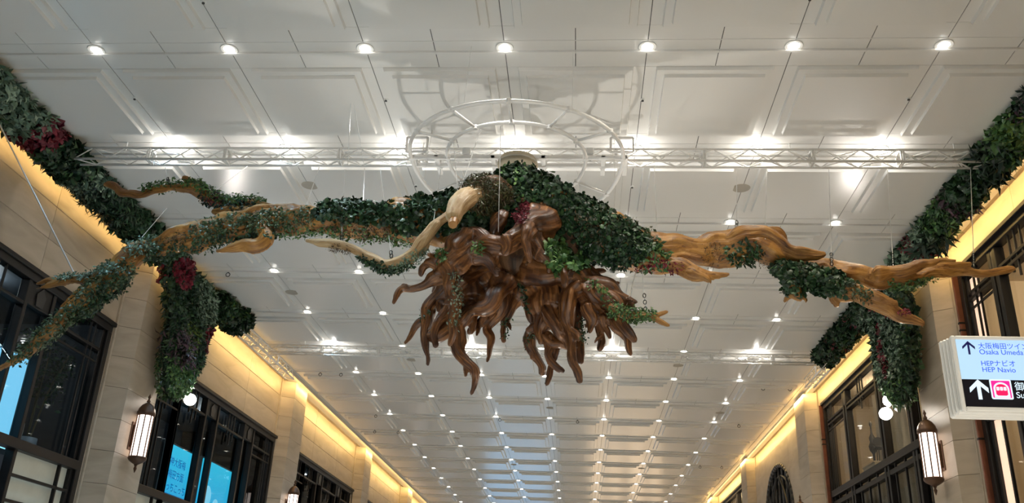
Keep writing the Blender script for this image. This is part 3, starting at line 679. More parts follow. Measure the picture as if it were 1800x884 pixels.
T4 = truss('box_truss', (6.92, 24.4, EYE+7.48), (6.92, 27.2, EYE+7.48), .26, 'short white truss along the right wall past the foliage band', 'short wall trusses', joints=(1.4,), pitch=.3)
for i, (T, xs_) in enumerate(((T1, (-8.2, -5.3, -2.8, .9, 3.5, 6.2)), (T2, (-8.2, -4.5, -1.0, 2.5, 6.0)))):
    for x in xs_:
        y = 13.6 if i == 0 else 25.2
        part('hanger_rod', MB().tube((x, y, EYE+7.82), (x, y, CEIL), .012), M['steel'], T)
# carrier frame on the first truss that holds the ring
cf = empty('carrier_frame', (-1.07, 13.2, EYE+7.42), 'white rectangular carrier frame clamped under the truss for the ring', 'frame')
for za, ya in ((EYE+7.40, 13.32), (EYE+7.40, 13.05)):
    part('rail', MB().cbox((-2.85, ya-.03, za-.035), (.72, ya+.03, za+.035), .006), M['white_paint'], cf)
for x in (-2.85, -2.45, -1.50, -.66, .33, .70):
    part('cross_plate', MB().cbox((x-.035, 13.02, EYE+7.37), (x+.035, 13.62, EYE+7.43), .006), M['white_paint'], cf)
    part('clamp', MB().cbox((x-.05, 13.30, EYE+7.43), (x+.05, 13.50, EYE+7.56), .01), M['steel'], cf)
for xa, xb in ((-2.95, -2.60), (.45, .82)):
    m = MB(); z0, z1 = EYE+7.45, EYE+7.72
    m.cbox((xa, 12.93, z0-.018), (xb, 12.97, z0+.018)); m.cbox((xa, 12.93, z1-.018), (xb, 12.97, z1+.018)); m.cbox((xa-.018, 12.93, z0), (xa+.018, 12.97, z1)); m.cbox((xb-.018, 12.93, z0), (xb+.018, 12.97, z1))
    part('end_frame', m, M['white_paint'], cf)
for x in (-1.95, .11):
    b = np.array([x, 13.1, EYE+7.50]); h = empty('chain_hoist', tuple(b), 'small chain hoist hanging from the truss at the %s of the ring' % ('left' if x < -1 else 'right'), 'hoist', 'chain hoists')
    part('hoist_body', MB().cbox(b+[-.07, -.06, -.04], b+[.07, .06, .10], .02), M['steel'], h)
    part('hook_block', MB().lathe([(.02, -.12), (.05, -.10), (.05, -.05), (.02, -.03)], b, 12), M['darkmetal'], h)
dm = empty('round_hoist_cover', (-1.08, 13.05, EYE+7.22), 'beige round domed cover under the truss behind the leafy mound', 'cover')
part('dome', MB().lathe([(.30, 0), (.33, .02), (.33, .10), (.29, .17), (.18, .21), (.05, .22)], (-1.08, 13.05, EYE+7.20), 32), mat('beige_cloth', (.60, .52, .38), .8), dm, smooth=True)
part('seam_band', MB().lathe([(.335, .05), (.34, .055), (.34, .075), (.335, .08)], (-1.08, 13.05, EYE+7.20), 32), M['soffit'], dm)

# ------------------------------------------------------------------ the white ring
RC = np.array([-1.05, 12.36, EYE+7.0]); RR, RI = 1.67, 1.09
def bend(p): dy = p[1]-RC[1]; return (p[0], p[1]+(.12*dy if dy > 0 else 0), p[2]+(.02*dy if dy < 0 else -.17*dy))
ring = empty('ring_frame', tuple(RC), 'large white tubular double ring hanging flat under the ceiling', 'ring')
part('outer_ring', MB().torus(RC, RR, .031, 96, 10, bend), M['white_paint'], ring, smooth=True)
part('inner_ring', MB().torus(RC, RI, .029, 80, 10, bend), M['white_paint'], ring, smooth=True)
for k in range(12):
    a = math.radians(-90+30*k); ca, sa = math.cos(a), math.sin(a)
    P = [bend((RC[0]+R_*ca, RC[1]+R_*sa, RC[2])) for R_ in (RI, RR)]
    part('spoke', MB().tube(P[0], P[1], .021, 8), M['white_paint'], ring, smooth=True)
    for q in P: part('coupler', MB().lathe([(.034, -.035), (.042, -.03), (.042, .03), (.034, .035)], q, 10), M['white_paint'], ring)
for deg in (-113, -58, 20, 160, 100):
    a = math.radians(deg); q = bend((RC[0]+RR*math.cos(a), RC[1]+RR*math.sin(a), RC[2])); part('suspension_wire', MB().tube(q, (q[0]*.97, q[1], CEIL), .004, 4), M['steel'], ring)

# ------------------------------------------------------------------ wall lanterns
def sconce(x, y, z0, side, label):
    b = np.array([x, y, z0]); s = empty('wall_lantern', tuple(b), label, 'wall lamp', 'cylindrical wall lanterns')
    r = .175
    part('opal_glass', MB().lathe([(r*.9, .0), (r*.9, .92)], b, 16), M['sconce'], s, smooth=False)
    for k in range(8):
        a = 2*PI*(k+.5)/8; c = b+[math.cos(a)*r*.96, math.sin(a)*r*.96, 0]
        part('rib', MB().tube(c, c+[0, 0, .92], .014, 6), M['brown'], s)
    part('top_cap', MB().lathe([(r*1.02, .90), (r*1.12, .92), (r*1.12, .98), (r*1.04, 1.0), (r*.98, 1.05), (r*.70, 1.13), (r*.35, 1.18), (r*.16, 1.20)], b, 24), M['brown'], s, smooth=True)
    part('top_finial', MB().lathe([(.02, 1.19), (.045, 1.22), (.03, 1.25), (.018, 1.28), (.035, 1.32), (.012, 1.37), (.003, 1.40)], b, 12), M['brown'], s, smooth=True)
    part('bottom_cap', MB().lathe([(r*.2, -.15), (r*.6, -.11), (r*.95, -.07), (r*1.1, -.03), (r*1.1, .01), (r*1.0, .02)], b, 24), M['brown'], s, smooth=True)
    part('bottom_finial', MB().lathe([(.004, -.32), (.02, -.28), (.036, -.23), (.02, -.19), (.04, -.15)], b, 12), M['brown'], s, smooth=True)
    X = -9.70 if side < 0 else 7.28
    part('bracket', MB().cbox((x-side*-.12, y-.06, z0+.22), (X, y+.06, z0+.70), .01), M['brown'], s)
    part('wall_plate', MB().cbox((X-side*.03, y-.10, z0+.16), (X+side*.001, y+.10, z0+.76), .01), M['brown'], s)
    lamp('POINT', 'lantern_light', (x-side*.0, y, z0+.46), 0.0, (1, .8, .6))
for i, y in enumerate(PIL_Y[1:5]):
    yy = y+.85
    sconce(-9.47, yy-.05, EYE+3.32, -1, ['large lit cylindrical lantern on the nearest left pilaster', 'small lit lantern at the bottom edge on the second left pilaster', 'lit lantern on the third left pilaster far away', 'lit lantern on the farthest left pilaster'][i])
    sconce(7.05, yy-(.15 if i < 1 else 0), EYE+3.36, 1, ['large lit cylindrical lantern on the right pilaster beside the sign', 'lit lantern at the bottom edge on the second right pilaster', 'lit lantern on the third right pilaster far away', 'lit lantern on the farthest right pilaster'][i])

# ------------------------------------------------------------------ floodlights on poles
def flood(c, side, aims, label):
    c = np.array(c); s = empty('floodlight_pair', tuple(c), label, 'floodlight', 'floodlight pairs below the foliage')
    top = c+[side*.12, .35, 1.3]; elbow = c+[side*.12, .30, .30]
    part('pole', MB().poly([top, elbow], .035, 10), M['white_paint'], s)
    part('arm', MB().tube(elbow, c+[0, -.28, .12], .03, 10), M['white_paint'], s)
    for j, (dy, dz, aim) in enumerate(((-.22, .10, aims[0]), (.14, -.12, aims[1]))):
        p = c+[0, dy, dz]; d = np.array(aim)-p; d /= np.linalg.norm(d)
        m = MB(); m.tube(p-d*.12, p+d*.02, .08, 14, .145); m.tube(p+d*.02, p+d*.05, .152, 14)
        h = part('lamp_head', m, M['darkmetal'], s)
        part('lens', MB().tube(p+d*.051, p+d*.056, .14, 20), M['flood'], h)
        part('bracket', MB().tube(p-d*.06, c+[0, dy*.5, .1], .012, 6), M['darkmetal'], s)
        lamp('SPOT', 'flood_beam', tuple(p+d*.09), FLOOD_W, (1, .93, .85), tuple(d), spot_size=math.radians(75), spot_blend=.6, shadow_soft_size=.06)
FL = onX(331, 692, -9.15); FR = onX(1560, 716, 6.75)
flood(FL, -1, [(-1.0, 12.3, EYE+6.6), (-4.5, 12.0, EYE+5.8)], 'pair of bright floodlights at the tip of the left hanging foliage')
flood(FR, 1, [(-1.0, 12.3, EYE+6.6), (2.8, 12.0, EYE+5.4)], 'pair of bright floodlights at the tip of the right hanging foliage')

# ------------------------------------------------------------------ hanging direction sign
SG = np.array([3.07, 7.40, EYE+1.87]); SWd, SH = 2.9, .635
sg = empty('direction_sign', tuple(SG), 'backlit white and black hanging direction sign with arrows at the right edge', 'sign')
for k in range(4):
    y = SG[1]+.012+k*.055; q = .0 if k == 0 else .006*k
    part('housing_rib', MB().cbox((SG[0]-.0-q, y, SG[2]-.0-q), (SG[0]+SWd+q, y+.040, SG[2]+SH+q), .015), M['signframe'], sg)
part('sign_frame', MB().cbox((SG[0], SG[1]-.02, SG[2]), (SG[0]+.035, SG[1]+.02, SG[2]+SH), .008).cbox((SG[0]+SWd-.035, SG[1]-.02, SG[2]), (SG[0]+SWd, SG[1]+.02, SG[2]+SH), .008)
     .cbox((SG[0]+.035, SG[1]-.02, SG[2]+SH-.03), (SG[0]+SWd-.035, SG[1]+.02, SG[2]+SH), .008).cbox((SG[0]+.035, SG[1]-.02, SG[2]), (SG[0]+SWd-.035, SG[1]+.02, SG[2]+.035), .008), M['signframe'], sg)
M['signlit'] = mat('backlit_pale_panel', (.10, .13, .16), .35, emit=(.50, .76, 1.0), estr=.85)
M['signblack'] = mat('black_panel', (.006, .006, .012), .25)
M['blue'] = mat('blue_print', (.01, .03, .35), .4, emit=(.02, .08, .62), estr=1.0)
M['navy'] = mat('navy_print', (.005, .005, .05), .4, emit=(.004, .004, .05), estr=1.0)
M['whitelit'] = mat('white_backlit_print', (.1, .1, .1), .4, emit=(.70, .88, 1.0), estr=1.05)
M['redlit'] = mat('red_backlit_print', (.8, .0, .1), .4, emit=(.95, .01, .06), estr=1.0)
M['pinklit'] = mat('pink_backlit_print', (.8, .0, .3), .4, emit=(.95, .02, .14), estr=1.0)
yF = SG[1]-.004; zs = SG[2]+.265
part('pale_panel', MB().box((SG[0]+.035, yF, zs), (SG[0]+SWd-.035, yF+.01, SG[2]+SH-.03)), M['signlit'], sg)
part('black_panel', MB().box((SG[0]+.035, yF, SG[2]+.035), (SG[0]+SWd-.035, yF+.01, zs)), M['signblack'], sg)
def sp(px, py): q = at(px, py, yF); return q
def flat(name, polys, m, lift=.003):
    mb = MB()
    for P in polys:
        n = len(P); mb.add([(x, yF-lift, z) for x, z in P]+[(x, yF-.0005, z) for x, z in P], [tuple(range(n)), tuple(range(2*n-1, n-1, -1))]+[(i, n+i, n+(i+1) % n, (i+1) % n) for i in range(n)])
    return part(name, mb, m, sg, fix=True)
def arrow(px, py0, py1, hw, th, m):
    a = sp(px, py0); b = sp(px+ (py1-py0)*.155, py1); x = a[0]; z1, z0 = a[2], b[2]; h = hw*.0045*1.02; t = th*.0045/2
    P1 = [(x-t, z0), (x+t, z0), (x+t, z1-t*2), (x-t, z1-t*2)]
    L1 = [(x, z1), (x, z1-t*2.8), (x-h, z1-h*.95-t*2.8), (x-h, z1-h*.95)]; R1 = [(x, z1), (x+h, z1-h*.95), (x+h, z1-h*.95-t*2.8), (x, z1-t*2.8)]
    flat('arrow', [P1, L1, R1], m)
arrow(1700.5, 599.5, 623, 11, 3.6, M['navy']); arrow(1718, 667, 702, 16, 6.5, M['whitelit'])
def stext(s, px, py, h, m, b=.0):
    q = sp(px, py); return text('lettering', s, m, (q[0], yF-.002, q[2]), (1, 0, 0), (0, 0, 1), h*.0052, sg, .0008)
stext('大阪梅田ツインタワーズ', 1719.5, 612, 11.0, M['blue'], .0012); stext('Osaka Umeda Twin Towers', 1721.5, 622.5, 11.8, M['blue'], .001)
stext('HEPナビオ', 1724.5, 642.5, 11.3, M['blue'], .001); stext('HEP Navio', 1726.5, 653.5, 11.6, M['blue'], .001)
stext('御堂筋線', 1784, 685, 15.0, M['whitelit'], .0015); stext('Subway', 1787, 699.5, 13.8, M['whitelit'], .0015)
q = sp(1744, 701.5); x0, z0 = q[0]-.0, q[2]; S = .170
def rr(x, z, w, h, r, n=5):
    P = []
    for cx, cz, a0 in ((x+r, z+r, 180), (x+w-r, z+r, 270), (x+w-r, z+h-r, 0), (x+r, z+h-r, 90)):
        for k in range(n+1): a = math.radians(a0+90*k/n); P.append((cx+r*math.cos(a), cz+r*math.sin(a)))
    return P
flat('icon_white', [rr(x0, z0, S, S*.98, .014)], M['whitelit'], .002)
flat('icon_red', [rr(x0+.012, z0+.012, S-.024, S-.028, .008)], M['pinklit'], .003)
flat('icon_arch', [[(x0+S/2+(S*.36)*math.cos(a), z0+.085+(S*.33)*math.sin(a)) for a in np.linspace(0, PI, 17)]+[(x0+S*.14, z0+.014), (x0+S*.86, z0+.014)]], M['whitelit'], .004)
flat('icon_train', [[(x0+S/2+(S*.27)*math.cos(a), z0+.090+(S*.21)*math.sin(a)) for a in np.linspace(0, PI, 13)]+[(x0+S*.23, z0+.040), (x0+S*.30, z0+.030), (x0+S*.70, z0+.030), (x0+S*.77, z0+.040)]], M['redlit'], .005)
flat('icon_windows', [rr(x0+S*(.27+.165*i), z0+.072, S*.13, .030, .004) for i in range(3)], M['whitelit'], .006)
for x in (4.9, 5.5): part('hanger_rod', MB().tube((x, SG[1]+.12, SG[2]+SH), (x, SG[1]+.12, CEIL), .02, 10), M['white_paint'], sg)

# ------------------------------------------------------------------ foliage bands and hanging drops under the ceiling edges
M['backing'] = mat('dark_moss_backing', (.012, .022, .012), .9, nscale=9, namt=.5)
def band_points(y0, y1, side, n, lo=-1, hi=1):
    """points on the room-facing underside of the tilted bolster; lo..hi runs from the wall edge to the ceiling edge"""
    y = rng.uniform(y0, y1, n); t = rng.uniform(lo, hi, n)
    th = -PI/2+t*PI*.62                    # around the section
    a = (.33 if side < 0 else .25)*np.sin(th+PI/2); b = -.15*np.cos(th+PI/2)
    cx, cz = (-9.33, EYE+7.72) if side < 0 else (6.80, EYE+7.74)
    k = .30
    wob = .035*np.sin(y*5.1)+.03*np.sin(y*11.7+1.3)
    ax = np.cos(k)*a-np.sin(k)*b; az = np.sin(k)*a+np.cos(k)*b
    if side > 0: ax = -ax
    P = np.stack([cx+ax*(1+wob), y, cz+az*(1+wob)-np.abs(wob)], 1)
    N_ = np.stack([ax*.8, np.zeros(n), az*2-.02], 1); N_ /= np.linalg.norm(N_, axis=1)[:, None]
    return P, N_
def section(side, s=.82):
    cx, cz = (-9.33, EYE+7.72) if side < 0 else (6.80, EYE+7.74); o = []
    for i in range(14):
        a = 2*PI*i/14; x, z = (.33 if side < 0 else .25)*s*math.cos(a), .15*s*math.sin(a); X_ = math.cos(.3)*x-math.sin(.3)*z; Z_ = math.sin(.3)*x+math.cos(.3)*z
        o.append((cx+(X_ if side < 0 else -X_), cz+Z_))
    return o
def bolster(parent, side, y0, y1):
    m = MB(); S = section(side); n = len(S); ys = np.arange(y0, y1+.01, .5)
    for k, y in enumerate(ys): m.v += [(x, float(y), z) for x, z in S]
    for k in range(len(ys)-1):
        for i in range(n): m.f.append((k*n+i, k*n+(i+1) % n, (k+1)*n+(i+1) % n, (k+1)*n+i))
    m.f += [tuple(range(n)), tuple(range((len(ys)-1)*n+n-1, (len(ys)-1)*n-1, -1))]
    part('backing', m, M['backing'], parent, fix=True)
def garland(side, y0, y1, label, patches):
    g_ = empty('foliage_band', (-9.33 if side < 0 else 6.9, y0, EYE+7.72), label, 'foliage', 'foliage bands along the ceiling edges')
    bolster(g_, side, y0, y1)
    for (a, b, lo, hi, pal, kind, size, dens) in patches:
        P, N_ = band_points(a, b, side, int((b-a)*dens*(hi-lo)/2), lo, hi)
        P = P+N_*rng.uniform(-.01, .05, (len(P), 1))
        leaves({'ivy': 'ivy_foliage', 'silver': 'silver_foliage', 'red': 'red_foliage', 'lime': 'lime_foliage', 'dark': 'dark_foliage', 'purple': 'purple_foliage', 'ivylight': 'bright_foliage'}[pal], P, N_, size, pal, g_, kind, aspect=.85 if kind == 'ivy' else (.22 if kind == 'blade' else .5), jitter=.75)
    return g_
D = 620
garland(-1, 8.4, 18.0, 'long green foliage band along the left ceiling edge near the viewer', [
    (8.4, 12.55, -.5, 1.1, 'silver', 'leaf', .15, D), (8.4, 12.6, -1.15, -.3, 'ivy', 'leaf', .13, D), (11.0, 14.6, -1.25, -.8, 'dark', 'blade', .17, D*.9), (12.45, 13.05, -1.0, 1.05, 'red', 'ivy', .12, D),
    (13.0, 14.2, -1.15, 1.15, 'ivy', 'ivy', .13, D), (14.1, 14.9, -1.0, .7, 'silver', 'leaf', .12, D), (13.2, 15.2, -1.2, 1.1, 'dark', 'leaf', .12, D*.6), (14.8, 16.4, -1.25, .0, 'dark', 'blade', .20, D),
    (14.9, 16.5, -.3, 1.1, 'ivy', 'blade', .15, D*1.2), (16.2, 18.0, -1.15, 1.15, 'ivy', 'ivy', .14, D), (16.8, 18.0, -1.2, .8, 'ivylight', 'leaf', .10, D*.35)])
garland(-1, 20.6, 22.9, 'short green foliage band past the hanging foliage on the left', [
    (20.6, 22.95, -1.2, 1.15, 'ivy', 'ivy', .15, D), (20.9, 22.2, -1.0, 1.0, 'lime', 'leaf', .13, D*.6), (21.6, 23.0, -1.25, 1.1, 'dark', 'leaf', .13, D*.8)])
garland(1, 8.6, 18.2, 'long mixed foliage band along the right ceiling edge near the viewer', [
    (8.6, 12.2, -1.2, 1.1, 'dark', 'leaf', .14, D*.8), (10.5, 12.3, -1.1, .9, 'purple', 'blade', .16, D*.4), (11.9, 12.9, -1.15, .4, 'lime', 'leaf', .13, D), (12.2, 13.3, -.6, 1.15, 'ivylight', 'leaf', .16, D), (12.9, 14.1, -1.3, .6, 'dark', 'blade', .22, D*1.1),
    (13.2, 15.2, -1.15, 1.15, 'ivy', 'ivy', .13, D), (14.9, 15.4, -1.0, 1.0, 'purple', 'blade', .18, D), (15.2, 16.3, -1.15, 1.1, 'ivylight', 'leaf', .13, D*.8), (15.3, 16.4, -1.15, 1.1, 'ivy', 'leaf', .13, D*.7), (16.1, 17.1, -1.4, .2, 'dark', 'blade', .30, D*.7),
    (16.2, 17.0, -.6, 1.1, 'silver', 'leaf', .13, D), (16.95, 17.35, -1.0, 1.1, 'red', 'ivy', .12, D), (17.2, 18.2, -1.15, 1.1, 'silver', 'ivy', .13, D*.7), (17.0, 18.2, -1.15, 1.1, 'ivy', 'leaf', .14, D*.7)])
garland(1, 20.6, 24.9, 'green foliage band with dark red patches beyond the right hanging foliage', [
    (20.6, 24.95, -1.15, 1.15, 'ivy', 'ivy', .15, D*.9), (22.9, 23.4, -.9, .9, 'red', 'leaf', .12, D*.7), (21.4, 21.8, -.9, .6, 'red', 'leaf', .12, D*.6), (20.8, 24.9, -1.2, 1.1, 'dark', 'leaf', .14, D*.6), (24.1, 24.6, -.6, .6, 'purple', 'leaf', .14, D*.5)])
def inpoly(y, z, P):
    c = np.zeros(len(y), bool); n = len(P)
    for i in range(n):
        (y0, z0), (y1, z1) = P[i], P[(i+1) % n]
        k = ((z0 > z) != (z1 > z)); xx = (y1-y0)*(z-z0)/((z1-z0) if z1 != z0 else 1e-9)+y0; c ^= k & (y < xx)
    return c
def edge_dist(y, z, P):
    d = np.full(len(y), 9.); n = len(P)
    for i in range(n):
        a = np.array(P[i]); b = np.array(P[(i+1) % n]); ab = b-a; q = np.stack([y, z], 1)-a
        t = np.clip((q@ab)/(ab@ab), 0, 1); d = np.minimum(d, np.linalg.norm(q-t[:, None]*ab, axis=1))
    return d
def drop(side, X, poly, label, fields):
    P_ = [(a, EYE+b) for a, b in poly]
    g_ = empty('hanging_foliage', (X, float(np.mean([p[0] for p in P_])), EYE+7.5), label, 'foliage', 'tapering foliage drops below the bands')
    s = -side                                # towards the room
    cy_, cz_ = np.mean([p[0] for p in P_]), np.mean([p[1] for p in P_])
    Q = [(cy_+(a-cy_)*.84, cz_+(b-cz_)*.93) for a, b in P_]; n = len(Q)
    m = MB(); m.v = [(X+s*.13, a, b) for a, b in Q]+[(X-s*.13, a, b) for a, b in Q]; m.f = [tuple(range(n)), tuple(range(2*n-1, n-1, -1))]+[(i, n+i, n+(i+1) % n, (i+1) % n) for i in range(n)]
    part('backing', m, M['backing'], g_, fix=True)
    y0, y1 = min(p[0] for p in P_), max(p[0] for p in P_); z0, z1 = min(p[1] for p in P_), max(p[1] for p in P_)
    for (pal, kind, size, dens, fn) in fields:
        N0 = int((y1-y0)*(z1-z0)*dens); y = rng.uniform(y0, y1, N0); z = rng.uniform(z0, z1, N0)
        k = inpoly(y, z, P_) & fn(y, z-EYE); y, z = y[k], z[k]; e = np.clip(edge_dist(y, z, P_)/.25, 0, 1)
        fs = np.where(rng.random(len(y)) < .75, s, -s)
        fs = np.where(e < .6, fs, s)
        x = X+fs*(.04+(.07 if pal in ('red', 'lime', 'silver', 'purple', 'ivylight') else 0)+.17*np.sqrt(e))+rng.normal(0, .02, len(y))+.04*np.sin(y*6+z*5)
        # leaves of the rim also face outwards
        dy = (y-cy_); Nn = np.stack([fs*(.25+e), dy*(1-e)*1.2, -.25+0*y], 1); Nn /= np.linalg.norm(Nn, axis=1)[:, None]
        leaves({'ivy': 'ivy_foliage', 'silver': 'silver_foliage', 'red': 'red_foliage', 'lime': 'lime_foliage', 'dark': 'dark_foliage', 'purple': 'purple_foliage', 'ivylight': 'bright_foliage'}[pal],
               np.stack([x, y, z], 1), Nn, size, pal, g_, kind, aspect=.85 if kind == 'ivy' else (.22 if kind == 'blade' else .5), jitter=.6, droop=.6)
        # near side face, seen edge on from the hall
    return g_
E_ = 1500
PLY_L = [(18.2, 7.62), (18.35, 7.3), (18.5, 6.9), (18.65, 6.39), (18.95, 5.42), (19.15, 4.95), (19.45, 4.78), (19.75, 4.85), (20.01, 5.18), (20.45, 5.89), (20.5, 6.62), (20.62, 7.1), (21.2, 7.35), (21.2, 7.75), (18.0, 7.8)]
drop(-1, -9.28, PLY_L, 'tapering green foliage hanging from the left ceiling edge over the window', [
    ('ivy', 'ivy', .13, E_, lambda y, z: z > 6.6), ('dark', 'leaf', .13, E_, lambda y, z: z > 5.6), ('silver', 'leaf', .11, E_*.8, lambda y, z: (z > 6.7) & (y > 19.3) & (y < 20.5)),
    ('red', 'ivy', .12, E_*1.6, lambda y, z: (z > 7.2) & (y < 18.75)), ('red', 'ivy', .11, E_*1.6, lambda y, z: (z > 6.15) & (z < 6.75) & (y > 20.2)),
    ('ivy', 'blade', .17, E_*1.3, lambda y, z: (z > 5.4) & (z < 7.0)), ('purple', 'blade', .2, E_*.5, lambda y, z: (z > 5.5) & (z < 6.2) & (y < 19.7)), ('lime', 'leaf', .10, E_*.5, lambda y, z: (z > 5.8) & (z < 6.5) & (y > 19.1) & (y < 19.8)),
    ('ivylight', 'leaf', .10, E_*1.6, lambda y, z: z < 5.6), ('ivy', 'leaf', .12, E_, lambda y, z: z < 6.0), ('silver', 'leaf', .09, E_*.5, lambda y, z: z < 5.3)])
PLY_R = [(18.2, 7.8), (18.40, 7.3), (18.42, 6.61), (18.55, 5.75), (18.9, 5.25), (19.35, 4.98), (19.65, 5.05), (20.05, 5.5), (20.30, 5.85), (20.36, 6.2), (20.22, 6.69), (20.75, 7.15), (21.3, 7.4), (21.3, 7.8)]
drop(1, 6.88, PLY_R, 'tapering foliage with a dark red streak hanging from the right ceiling edge', [
    ('ivy', 'ivy', .13, E_, lambda y, z: z > 5.2), ('dark', 'leaf', .13, E_*1.2, lambda y, z: z > 5.4), ('silver', 'leaf', .11, E_*.35, lambda y, z: (z > 5.5)),
    ('red', 'leaf', .11, E_*1.3, lambda y, z: (z > 5.6) & (z < 6.9) & (np.abs(y-19.45-(z-6.2)*.1) < .14)), ('ivy', 'blade', .16, E_, lambda y, z: (z < 6.2)), ('ivylight', 'leaf', .09, E_*.6, lambda y, z: (z < 5.5))])

# ------------------------------------------------------------------ driftwood
def wood_mat(name, cols, dark, rough=.42, coat=.12):
    m = bpy.data.materials.new(name); m.use_nodes = True; N = m.node_tree.nodes; L = m.node_tree.links; b = N['Principled BSDF']
    b.inputs['Roughness'].default_value = rough; b.inputs['Coat Weight'].default_value = coat; b.inputs['Coat Roughness'].default_value = .3
    a = N.new('ShaderNodeAttribute'); a.attribute_name = 'grain'
    mp = N.new('ShaderNodeMapping'); mp.inputs['Scale'].default_value = (3.0, 3.4, 3.4); L.new(a.outputs['Vector'], mp.inputs[0])
    n1 = N.new('ShaderNodeTexNoise'); n1.inputs['Scale'].default_value = 1.6; n1.inputs['Detail'].default_value = 6; n1.inputs['Distortion'].default_value = .6; L.new(mp.outputs[0], n1.inputs[0])
    r = N.new('ShaderNodeValToRGB'); e = r.color_ramp.elements; e[0].position = .28; e[0].color = (*cols[0], 1); e[1].position = .72; e[1].color = (*cols[-1], 1)
    for i, c in enumerate(cols[1:-1]): k = e.new(.28+.44*(i+1)/(len(cols)-1)); k.color = (*c, 1)
    L.new(n1.outputs[0], r.inputs[0])
    tc = N.new('ShaderNodeTexCoord'); n2 = N.new('ShaderNodeTexNoise'); n2.inputs['Scale'].default_value = 2.3; n2.inputs['Detail'].default_value = 3; L.new(tc.outputs['Object'], n2.inputs[0])
    r2 = N.new('ShaderNodeValToRGB'); r2.color_ramp.elements[0].position = .34; r2.color_ramp.elements[1].position = .56; r2.color_ramp.elements[0].color = (*dark, 1); r2.color_ramp.elements[1].color = (1, 1, 1, 1)
    L.new(n2.outputs[0], r2.inputs[0]); mx = N.new('ShaderNodeMixRGB'); mx.blend_type = 'MULTIPLY'; mx.inputs[0].default_value = .8
    L.new(r.outputs[0], mx.inputs[1]); L.new(r2.outputs[0], mx.inputs[2]); L.new(mx.outputs[0], b.inputs['Base Color'])
    mp3 = N.new('ShaderNodeMapping'); mp3.inputs['Scale'].default_value = (2.5, 11, 11); L.new(a.outputs['Vector'], mp3.inputs[0])
    n3 = N.new('ShaderNodeTexNoise'); n3.inputs['Scale'].default_value = 1.5; n3.inputs['Detail'].default_value = 4; L.new(mp3.outputs[0], n3.inputs[0])
    bp = N.new('ShaderNodeBump'); bp.inputs['Strength'].default_value = .55; bp.inputs['Distance'].default_value = .02; L.new(n3.outputs[0], bp.inputs['Height']); L.new(bp.outputs[0], b.inputs['Normal'])
    return m
M['wood_o'] = wood_mat('golden_driftwood', [(.12, .045, .010), (.33, .145, .028), (.47, .23, .050), (.60, .34, .11)], (.45, .35, .28))
M['wood_b'] = wood_mat('brown_root_wood', [(.030, .010, .005), (.10, .036, .011), (.22, .088, .025), (.42, .195, .068)], (.30, .22, .2), .38, .2)
M['wood_p'] = wood_mat('pale_driftwood', [(.30, .17, .07), (.46, .30, .14), (.55, .40, .22), (.62, .48, .30)], (.7, .6, .5), .55, .0)
M['wood_d'] = wood_mat('dark_mossy_wood', [(.03, .016, .008), (.09, .04, .016), (.15, .07, .025), (.20, .10, .04)], (.4, .38, .3), .6, 0)
CAMO = np.array([0, 0, EYE])
def curve(pts, Yd):
    """pts: (px, py, radius in px[, depth]) -> dense centreline positions, radii"""
    pts = [tuple(p) for p in pts]; q_ = pts[-1]; pts[-1] = (q_[0], q_[1], max(q_[2], .72*pts[-2][2]))+tuple(q_[3:])
    Ys = [p[3] if len(p) > 3 else None for p in pts]
    if Ys[0] is None: Ys[0] = Yd
    if Ys[-1] is None: Ys[-1] = next((y for y in Ys[::-1] if y is not None))
    ki = [i for i, y in enumerate(Ys) if y is not None]; Ys = np.interp(range(len(pts)), ki, [Ys[i] for i in ki])
    P = np.array([at(p[0], p[1], Y) for p, Y in zip(pts, Ys)]); R = np.array([p[2]*((q-CAMO)@FW)/FPX for p, q in zip(pts, P)])
    out = []; rad = []
    Pp = np.vstack([2*P[0]-P[1], P, 2*P[-1]-P[-2]])
    for i in range(len(P)-1):
        a, b, c, d = Pp[i], Pp[i+1], Pp[i+2], Pp[i+3]
        n = max(2, int(np.linalg.norm(c-b)/max(.03, .3*min(R[i], R[i+1]))))
        for k in range(n):
            t = k/n; out.append(.5*((2*b)+(-a+c)*t+(2*a-5*b+4*c-d)*t*t+(-a+3*b-3*c+d)*t**3)); tt = t*t*(3-2*t); rad.append(R[i]*(1-tt)+R[i+1]*tt)
    out.append(P[-1]); rad.append(R[-1])
    return np.array(out), np.array(rad)
def frames(C):
    T = np.gradient(C, axis=0); T /= np.linalg.norm(T, axis=1)[:, None]+1e-9
    A = []; a = np.cross(T[0], [.3, 1, .2]); a /= np.linalg.norm(a)
    for t in T: a = a-t*(a@t); a /= np.linalg.norm(a); A.append(a)
    A = np.array(A); return T, A, np.cross(T, A)
